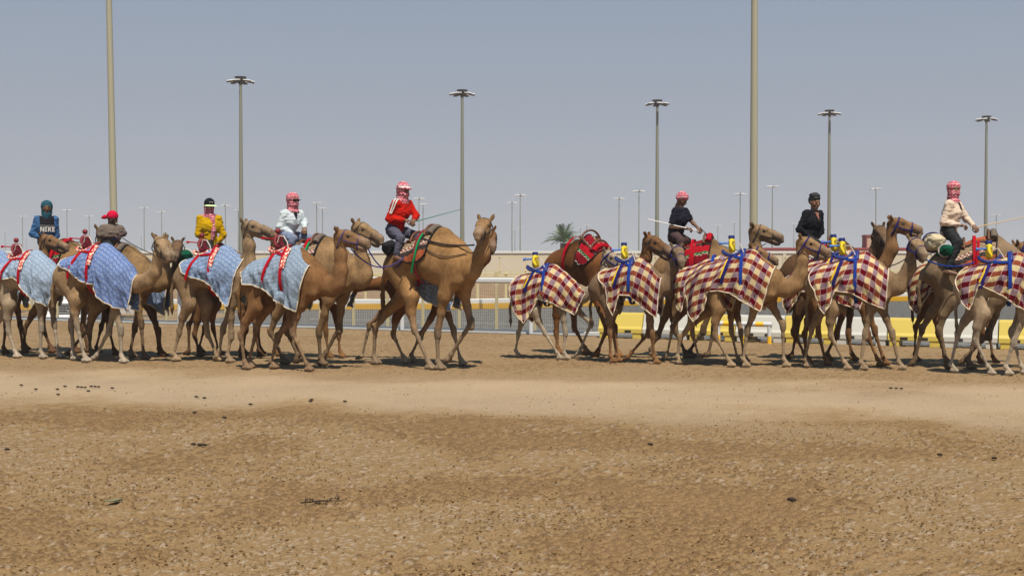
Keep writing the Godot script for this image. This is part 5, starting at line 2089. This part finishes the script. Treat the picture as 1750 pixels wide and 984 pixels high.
# ---------------------------------------------------------------- the camels and what they wear
const NAMES := {
	"L1": "brown camel in front of the hooded rider",
	"L2": "pale-legged camel passing below the hooded rider",
	"L3": "sandy camel carrying the hooded rider",
	"L4": "sandy camel below the red-headscarf rider",
	"L5": "sandy camel carrying the red-headscarf rider",
	"L6": "dark camel beyond the red-headscarf rider",
	"L7": "brown camel carrying the yellow-shirted rider",
	"L8": "sandy camel below the yellow-shirted rider",
	"L9": "hidden camel beyond the yellow-shirted rider",
	"L10": "brown camel below the white-shirted rider",
	"L11": "sandy camel carrying the white-shirted rider",
	"L12": "reddish camel beyond the white-shirted rider",
	"L13": "golden camel carrying the rider in red",
	"L14": "reddish camel beyond the rider in red",
	"R1": "small whitish young camel",
	"R2": "tall rust-brown riderless camel with red saddle",
	"R3": "brown camel behind the navy-shirted rider",
	"R4": "sandy camel carrying the navy-shirted rider",
	"R5": "sandy camel between the navy-shirted and black-shirted riders",
	"R12": "pale-footed camel beyond the navy-shirted rider",
	"R6": "dark camel carrying the black-shirted rider",
	"R7": "brown camel beyond the black-shirted rider",
	"R8": "sandy camel ahead of the black-shirted rider",
	"R9": "sandy camel carrying the cream-shirted rider",
	"R10": "pale camel below the cream-shirted rider",
	"R11": "brown camel beyond the cream-shirted rider",
}
const HIDDEN := ["L1", "L6", "L7", "L9", "L12", "L14", "R12", "R6", "R11"]
const SADDLES := {"L3": "saddle_red", "L5": "saddle_brown", "L7": "saddle_multi", "L11": "saddle_brown", "L13": "saddle_brown", "R2": "saddle_red", "R4": "saddle_red", "R6": "saddle_multi", "R9": "saddle_brown"}


func camel_pos(b: Beast) -> Vector3:
	return Vector3(b.c.at[0], 0, b.c.at[1])


func in_world(b: Beast, p: Vector3) -> Vector3:
	return camel_pos(b) + p.rotated(Vector3.UP, deg_to_rad(-b.c.yaw))


func build_camels() -> void:
	make_robots()
	for key in CAMELS:
		var b := Beast.new()
		b.cell = 0.03 if key in HIDDEN else 0.021
		b.setup(key, CAMELS[key])
		b.build()
		beasts[key] = b
		var t := thing("camel", NAMES[key], "camel", camel_pos(b), -b.c.yaw, "walking camels")
		put(b.net.mesh(), "body", M.coat, t)
		for z in [-1.0, 1.0]:
			var e := SphereMesh.new()
			e.radius = 0.028
			e.height = 0.05
			e.radial_segments = 10
			e.rings = 6
			put(e, "eye", M.eye, t, head_point(b, 0.135, 0.028, z * 0.080))
			var ns := SphereMesh.new()
			ns.radius = 0.012
			ns.height = 0.014
			ns.radial_segments = 8
			ns.rings = 4
			put(ns, "nostril", M.nostril, t, head_point(b, 0.437, -0.012, z * 0.043))
			put(tube_mesh([head_point(b, 0.20, -0.078, z * 0.062), head_point(b, 0.29, -0.083, z * 0.066), head_point(b, 0.37, -0.088, z * 0.060), head_point(b, 0.425, -0.112, z * 0.030)], [0.004, 0.006, 0.007, 0.006], 5), "mouth_line", M.nostril, t)
		var right: bool = key[0] == "R"
		if b.c.has("cloth"):
			blanket(b, right)
		if b.c.has("robot"):
			robot(b)
		if SADDLES.has(key):
			saddle(b, M[SADDLES[key]])
		var hm: Material = M.black_rope
		if right and b.c.has("cloth"):
			hm = M.navy_strap
		if key == "L10":
			hm = M.purple_rope
		halter(b, hm, "%s halter on the head of the %s" % ["blue" if right and b.c.has("cloth") else ("purple" if key == "L10" else "dark"), NAMES[key]], 0.014 if right and b.c.has("cloth") else 0.009)
		b.net = null


func blanket(b: Beast, plaid: bool) -> void:
	var d := cloth(b, b.c.rear, b.c.front, b.c.hem, 52, 22, 0.030, 0.085 if plaid else 0.09, hash(b.key) % 1000, (0.13 if plaid else 0.04) * b.s)
	var what: String = {"plaid": "maroon and cream checked blanket", "blue": "deep blue printed blanket", "blue2": "blue printed blanket", "grey": "pale grey-blue printed blanket"}[b.c.cloth]
	var t := thing("camel_blanket", "%s on the %s" % [what, NAMES[b.key]], "blanket", camel_pos(b), -b.c.yaw, "camel blankets")
	var own: StandardMaterial3D = M[b.c.cloth].duplicate()
	var tone := 0.9 + 0.1 * fposmod(hash(b.key) * 0.137, 1.0)
	own.albedo_color = Color(tone, tone * 0.99, tone * 0.965)
	own.uv1_offset = Vector3(fposmod(hash(b.key) * 0.31, 1.0), fposmod(hash(b.key) * 0.73, 1.0), 0)
	put(d.mesh, "cloth", own, t)
	put(tube_mesh(d.rim, [0.011], 5, true), "hem", M.hem_cream, t)
	var s := b.s
	var gx := -0.12 * s
	var sm: Material = M.blue_strap if plaid else M.red_strap
	var g := thing("girth", "%s girth strap round the %s" % ["blue" if plaid else "red", NAMES[b.key]], "strap", camel_pos(b), -b.c.yaw, "girth straps")
	put(girth(b, gx, 0.05, 0.05), "girth_band", sm, g)
	if b.c.has("robot"):
		var rx: float = b.c.robot_x
		put(side_strap(b, [[rx, b.ridge(rx) - 0.02], [rx - 0.10 * s, 1.52 * s], [rx - 0.14 * s, 1.36 * s]], 0.05, 0.05), "rear_strap", sm if not plaid else M.navy_strap, g)
		put(side_strap(b, [[rx + 0.05, b.ridge(rx + 0.05) - 0.03], [gx, b.ridge(gx) - 0.10]], 0.04, 0.05), "link_strap", sm, g)
		if not plaid:
			put(side_strap(b, [[gx + 0.06 * s, b.ridge(gx + 0.06 * s) - 0.02], [gx + 0.03 * s, 1.58 * s]], 0.075, 0.06), "check_patch", M.red_check, g)
		else:
			put(side_strap(b, [[rx - 0.05 * s, b.ridge(rx - 0.05 * s) - 0.04], [rx - 0.16 * s, 1.46 * s]], 0.025, 0.056), "yellow_tie", M.yellow_strap, g)
			var pad := []
			for i in 9:
				var a := -0.9 + i * 0.225
				pad.append(Vector3(gx + 0.02, b.ridge(gx + 0.02) - 0.02 + 0.055 * cos(a) - 0.13 * (1.0 - cos(a)) * 2.0, 0.24 * sin(a)))
			put(tube_mesh(pad, [0.032], 8), "pad_roll", M.robot_blue, g)


func robot(b: Beast) -> void:
	var o: Node3D = robot_proto[b.c.robot].duplicate()
	o.name = numbered("robot_jockey")
	add_child(o)
	var x: float = b.c.robot_x
	o.position = in_world(b, Vector3(x, b.ridge(x) + 0.055, 0))
	o.rotation_degrees.y = -b.c.yaw
	var slope := atan2(b.ridge(x + 0.15) - b.ridge(x - 0.15), 0.3)
	o.rotation.z = slope * 0.15
	o.scale = Vector3.ONE * 0.92
	tag(o, "%s robot jockey on the %s" % ["small maroon" if b.c.robot == "red" else "small yellow and blue", NAMES[b.key]], "robot jockey", "robot jockeys")


func saddle(b: Beast, mat: Material) -> void:
	var s := b.s
	var t := thing("camel_saddle", "patterned saddle with wooden frame on the %s" % NAMES[b.key], "saddle", camel_pos(b), -b.c.yaw, "camel saddles")
	var over: float = 0.10 if b.key in ["R4", "R9"] else (0.42 if b.key == "R2" else 0.0)
	var d := cloth(b, (-0.56 + (0.58 if b.key == "R2" else 0.0)) * s, [(-0.05 + over) * s, 1.9 * s], [[(-0.54 if b.key != "R2" else 0.03) * s, 1.50 * s], [(-0.40 if b.key != "R2" else 0.10) * s, 1.44 * s], [(-0.20 if b.key != "R2" else 0.24) * s, 1.46 * s], [(-0.08 + over) * s, 1.56 * s]], 26, 14, 0.03, 0.03, 77 + hash(b.key) % 100)
	put(d.mesh, "saddle_cloth", mat, t)
	put(tube_mesh(d.rim, [0.013], 5, true), "binding", M.bag_dark, t)
	# wooden arches and side bars
	for x in ([-0.40, -0.17 + over] if b.key != "R2" else [0.06, 0.28]):
		var y := b.ridge(x * s)
		var arch := []
		for i in 11:
			var a := -1.2 + i * 0.24
			arch.append(Vector3(x * s, y + 0.10 - 0.26 * (1.0 - cos(a)), 0.26 * sin(a)))
		put(tube_mesh(arch, [0.02], 6), "saddle_arch", M.wood, t)
	for z in [-0.2, 0.2]:
		put(tube_mesh([Vector3((-0.48 if b.key != "R2" else 0.0) * s, b.ridge((-0.48 if b.key != "R2" else 0.0) * s) - 0.02, z), Vector3((-0.1 + over) * s, b.ridge((-0.1 + over) * s) - 0.08, z)], [0.022], 6), "side_bar", M.wood, t)
	put(girth(b, -0.26 * s, 0.05, 0.05), "girth_band", M.red_strap if b.key != "L13" else M.maroon, t)
	# rolled pads along the top
	var roll := []
	for i in 9:
		var a := -1.0 + i * 0.25
		roll.append(Vector3((-0.1 + over) * s, b.ridge((-0.1 + over) * s) + 0.04 - 0.22 * (1.0 - cos(a)), 0.25 * sin(a)))
	put(tube_mesh(roll, [0.055], 8), "pad_roll", M.red_strap if mat == M.saddle_red else M.khaki_cloth, t)
	put(side_strap(b, [[-0.2 * s, b.ridge(-0.2 * s) - 0.03], [-0.23 * s, 1.52 * s], [-0.30 * s, 1.30 * s]], 0.035, 0.075), "hanging_strap", M.green_strap if b.key in ["L11", "L13"] else M.red_strap, t)


func build_riders() -> void:
	var brown := Vector3(0.155, 0.075, 0.042)
	var deep := Vector3(0.06, 0.03, 0.02)
	var looks := {
		"nike": {"label": "rider in blue and black hooded top with white lettering", "skin": brown, "shirt": M.blue_cloth, "top": "hooded_top", "trousers": M.black_cloth, "head": "hood", "gear": M.teal_cloth, "extra": ["lettering"]},
		"grey": {"label": "rider in grey T-shirt and knotted red headscarf", "skin": deep, "shirt": M.khaki_cloth, "trousers": M.trouser_dark, "head": "bandana", "gear": M.hot_pink, "sleeve": 0.4, "extra": ["blue_print"]},
		"yellow": {"label": "rider in yellow shirt, dark cap and red checked scarf", "skin": brown, "shirt": M.yellow_cloth, "trousers": M.trouser_dark, "head": "cap", "gear": M.keffiyeh, "cap": M.black_cloth, "brim": M.lime},
		"white": {"label": "rider in white shirt, sunglasses and red checked headscarf", "skin": brown, "shirt": M.shirt_white, "trousers": M.denim, "head": "wrap", "gear": M.keffiyeh, "glasses": true, "short": true, "open_neck": true, "neck_mat": M.black_cloth},
		"red": {"label": "rider in red striped top with face wrapped in red checked scarf", "skin": brown, "shirt": M.shirt_red, "trousers": M.trouser_grey, "head": "wrap", "gear": M.keffiyeh, "visor": true, "band": true, "extra": ["shoulder_stripes"]},
		"navy": {"label": "rider in dark navy polo shirt and red checked turban", "skin": brown, "shirt": M.navy_cloth, "trousers": M.trouser_brown, "head": "turban", "gear": M.keffiyeh, "sleeve": 0.4},
		"black": {"label": "bareheaded rider in open black shirt", "skin": brown * 1.3, "shirt": M.black_cloth, "trousers": M.trouser_dark, "head": "hair", "gear": M.hair, "open_neck": true, "neck_mat": M.skin_patch if M.has("skin_patch") else plain(srgb(128, 84, 62), 0.6)},
		"cream": {"label": "rider in cream long-sleeved top, dark trousers and red checked headscarf", "skin": brown, "shirt": M.cream_cloth, "trousers": M.trouser_dark, "head": "wrap", "gear": M.keffiyeh, "open_neck": true, "neck_mat": M.black_cloth},
	}
	for key in looks:
		rider(key, looks[key])


func rope(called: String, label: String, pts: Array, r: float, mat: Material, category := "rope") -> void:
	single(called, tube_mesh(pts, [r], 6), mat, label, category)


func stick(key: String, which: String, back: Vector3, tip: Vector3, mat: Material, label: String, r := 0.008) -> void:
	var d: Dictionary = RIDERS[key]
	var b: Beast = beasts[d.camel]
	var h := vec(d[which]) + Vector3(0.05, -0.02, 0)
	var p := in_world(b, h)
	single("riding_stick", tube_mesh([p - back, p, p + tip], [r, r, r * 0.6], 6), mat, label, "stick")


func build_small() -> void:
	# ropes between animals
	var b10: Beast = beasts["L10"]
	var b11: Beast = beasts["L11"]
	var b13: Beast = beasts["L13"]
	var knot := in_world(b13, Vector3(-0.47, 1.80, 0.42))
	rope("lead_rope", "purple lead rope from the rider in red to the brown camel", sag(knot, in_world(b10, head_point(b10, 0.20, -0.15, 0.03)), 0.22), 0.012, M.purple_rope)
	rope("lead_rope", "second lead rope from the rider in red to the sandy camel", sag(knot + Vector3(0, -0.02, -0.1), in_world(b11, head_point(b11, 0.20, -0.15, 0.03)), 0.30), 0.011, M.navy_strap)
	rope("rein", "black rein from the saddle to the golden camel's neck", over_flank(b13, sag(Vector3(-0.25, 2.12, 0.27), Vector3(b13.c.poll[0] - 0.14, b13.c.poll[1] - 0.30, 0.10), 0.05, 24), 0.03), 0.015, M.black_rope)
	rope("rein", "thin brown rein sagging below the black rein on the golden camel", over_flank(b13, sag(Vector3(-0.25, 2.06, 0.29), Vector3(b13.c.poll[0] - 0.24, b13.c.poll[1] - 0.42, 0.14), 0.14, 24), 0.02), 0.008, M.black_rope)
	var b3: Beast = beasts["L3"]
	rope("rein", "dark rein running from the hooded rider to his camel", sag(in_world(b3, vec(RIDERS.nike.hn) + Vector3(0.08, 0, 0)), in_world(b3, head_point(b3, 0.2, -0.1, 0.07)), 0.03), 0.008, M.black_rope)
	var b5: Beast = beasts["L5"]
	rope("rein", "dark rein held by the red-headscarf rider", sag(in_world(b5, vec(RIDERS.grey.hn) + Vector3(0.05, 0, 0)), in_world(b5, head_point(b5, 0.1, -0.16, 0.08)), 0.04), 0.008, M.black_rope)
	var b4: Beast = beasts["R4"]
	rope("rein", "rein held by the navy-shirted rider", sag(in_world(b4, vec(RIDERS.navy.hf) + Vector3(0.05, 0, 0.05)), in_world(b4, head_point(b4, 0.2, -0.16, 0.07)), 0.25), 0.008, M.black_rope)
	var b9: Beast = beasts["R9"]
	var b8: Beast = beasts["R8"]
	var b7: Beast = beasts["R7"]
	rope("lead_rope", "blue lead rope from the cream-shirted rider's saddle to the camel behind", sag(in_world(b9, Vector3(-0.30, 1.72, 0.40)), in_world(b8, head_point(b8, 0.16, -0.16, -0.08)), 0.10), 0.012, M.blue_strap)
	rope("lead_rope", "dark cord from the facing sandy camel to its neighbour's neck", sag(in_world(b8, head_point(b8, 0.05, -0.16, 0.05)), in_world(b7, Vector3(0.40, 1.66, 0.16)), 0.08), 0.009, M.black_rope)
	# sticks
	stick("red", "hf", Vector3(0.10, -0.03, 0), Vector3(0.72, 0.19, 0.05), M.stick_green, "thin green riding stick held by the rider in red")
	stick("navy", "hn", Vector3(0.84, -0.19, -0.02), Vector3(0.06, -0.015, 0), M.stick_white, "white riding stick pointing back from the navy-shirted rider's hand", 0.010)
	stick("cream", "hf", Vector3(0.10, -0.02, 0), Vector3(1.1, 0.24, 0.1), M.bamboo, "long bamboo stick held by the cream-shirted rider", 0.010)
	stick("nike", "hn", Vector3(0.18, -0.05, 0), Vector3(0.05, 0.01, 0.0), M.yellow_strap, "short yellow stick held by the hooded rider", 0.010)
	# bundles tied behind riders
	bundle(b9, Vector3(-0.93, 2.03, 0.10), 0.15, M.bag_cream, "cream bundle with navy bands tied behind the cream-shirted rider", true)
	bundle(b9, Vector3(-0.74, 1.90, 0.28), 0.09, M.bag_green, "green roll with white rope beside the cream-shirted rider", false)
	bundle(b13, Vector3(-0.90, 1.94, 0.22), 0.12, M.bag_dark, "dark bag hanging behind the rider in red", false)
	bundle(beasts["L7"], Vector3(-0.95, 1.80, 0.10), 0.13, M.bag_green, "green bag tied behind the yellow-shirted rider", false)
	ground_bits()


func bundle(b: Beast, at: Vector3, r: float, mat: Material, label: String, bands: bool) -> void:
	var t := thing("saddle_bag", label, "bag", in_world(b, at), -b.c.yaw)
	var bo := Bones.new()
	bo.add(Vector3(-0.05, 0, -0.1), Vector3(0.05, 0.02, 0.1), r, r * 0.92, 0.03)
	var n := Net.new()
	n.run(bo, 0.018)
	rough_up(n, 0.03, 6.0, 3)
	put(n.mesh(), "bag", mat, t)
	for z in ([-0.08, 0.06] if bands else [0.0]):
		var ring := []
		for i in 18:
			var a := TAU * i / 18
			ring.append(Vector3((r + 0.012) * cos(a), 0.01 + (r + 0.012) * sin(a), z))
		put(tube_mesh(ring, [0.014], 6, true), "tie", M.navy_strap if bands else M.white_rope, t)


func ground_bits() -> void:
	var rng := RandomNumberGenerator.new()
	rng.seed = 91
	var spread := FastNoiseLite.new()
	spread.seed = 11
	spread.frequency = 0.5
	spread.fractal_octaves = 4
	# a lump for clods and stones
	var lump := st_new()
	var sp := SphereMesh.new()
	sp.radial_segments = 7
	sp.rings = 4
	sp.radius = 0.5
	sp.height = 0.7
	var arr := sp.get_mesh_arrays()
	var vs: PackedVector3Array = arr[Mesh.ARRAY_VERTEX]
	var ns := FastNoiseLite.new()
	ns.frequency = 1.7
	for i in vs.size():
		vs[i] *= 1.0 + 0.5 * ns.get_noise_3dv(vs[i])
	arr[Mesh.ARRAY_VERTEX] = vs
	var lm := ArrayMesh.new()
	lm.add_surface_from_arrays(Mesh.PRIMITIVE_TRIANGLES, arr)
	for kind in [["loose_clods", "small loose clods of earth strewn over the track", M.clod, 22000, 0.005, 0.020, "earth"], ["pebbles", "pale pebbles and straw flecks strewn over the track", M.pebble, 1500, 0.005, 0.012, "gravel"]]:
		var mm := MultiMesh.new()
		mm.transform_format = MultiMesh.TRANSFORM_3D
		mm.mesh = lm
		mm.instance_count = kind[3]
		for i in kind[3]:
			var z := -6.8 * pow(30.0 / 6.8, pow(rng.randf(), 1.2))
			var x := rng.randf_range(-0.5, 0.5) * -z
			for again in 3:
				if spread.get_noise_2d(x, z) > rng.randf_range(-0.35, 0.35):
					break
				z = -6.8 * pow(30.0 / 6.8, pow(rng.randf(), 1.2))
				x = rng.randf_range(-0.5, 0.5) * -z
			var sz := rng.randf_range(kind[4], kind[5]) * rng.randf_range(0.4, 1.0)
			var lane := z - 0.18 * x
			if lane < -14.6 and lane > -19.6 and rng.randf() < 0.85:
				sz *= 0.3
			var tr := Transform3D(Basis.from_euler(Vector3(rng.randf() * 0.6, rng.randf() * TAU, rng.randf() * 0.6)).scaled(Vector3(sz * 1.3, sz * 0.75, sz)), Vector3(x, sz * 0.12 - 0.004, z))
			mm.set_instance_transform(i, tr)
		var o := MultiMeshInstance3D.new()
		o.name = kind[0]
		o.multimesh = mm
		o.material_override = kind[2]
		add_child(o)
		tag(o, kind[1], kind[6], "", "stuff")
	# droppings that stand out singly
	for q in [[34, 660], [59, 667], [96, 667], [109, 662], [131, 663], [154, 662], [190, 665], [149, 670], [97, 676], [334, 680], [348, 682], [427, 693], [532, 685], [331, 707], [382, 716], [530, 688], [589, 688], [1610, 780], [1704, 786], [1357, 858], [1525, 665], [9, 771], [329, 762], [346, 763], [1113, 762]]:
		var d: float = 3850.0 / (q[1] - 445.0)
		var sz := 0.034 if q[0] != 1357 else 0.045
		var st := st_new()
		for k in (3 if q[0] in [131, 154, 1525, 329] else 1):
			var m := Transform3D(Basis(Vector3.UP, k * 1.3).scaled(Vector3(sz * 1.5, sz, sz)), Vector3(k * 0.06, 0.014, k * 0.03))
			st.append_from(lm, 0, m)
		single("dropping", st.commit(), M.dung, "small dark dropping lying on the pale track", "dropping", Vector3((q[0] - 875.0) * d / 2200.0, 0, -d), 0.0, "droppings on the track")
	# dry twig and a flattened leaf in the near sand
	var tw := st_new()
	for k in 26:
		var f := k / 25.0
		var p := Vector3(-0.12 + 0.24 * f, 0.012 + 0.02 * sin(f * 9.0), 0.03 * sin(f * 5.0))
		tube(tw, [p, p + Vector3(rng.randf_range(-0.02, 0.03), rng.randf_range(0.0, 0.035), rng.randf_range(-0.05, 0.05))], [0.004, 0.0015], 4)
	tube(tw, [Vector3(-0.15, 0.01, 0.02), Vector3(0, 0.022, 0), Vector3(0.15, 0.018, -0.02)], [0.006, 0.006, 0.002], 5)
	single("twig", tw.commit(), M.dung, "dark dry twig with small side sprigs on the sand", "twig", Vector3((548.0 - 875.0) * 9.23 / 2200.0, 0.0, -9.23))
	var lf := st_new()
	for i in 8:
		var a := i / 8.0
		var b := (i + 1) / 8.0
		var wa := 0.07 * sin(PI * a)
		var wb := 0.07 * sin(PI * b)
		for s in [-1.0, 1.0]:
			face(lf, Vector3(-0.11 + 0.22 * a, 0.02, 0), Vector3(-0.11 + 0.22 * b, 0.022, 0), Vector3(-0.11 + 0.22 * b, 0.03 + 0.02 * b, s * wb), Vector3(-0.11 + 0.22 * a, 0.03 + 0.02 * a, s * wa), Vector3.UP)
	single("dry_leaf", lf.commit(), M.leaf_dry, "flat grey-green dry leaf on the sand", "leaf", Vector3((190.0 - 875.0) * 9.25 / 2200.0, 0.0, -9.25), 20).scale = Vector3(0.6, 0.6, 0.6)
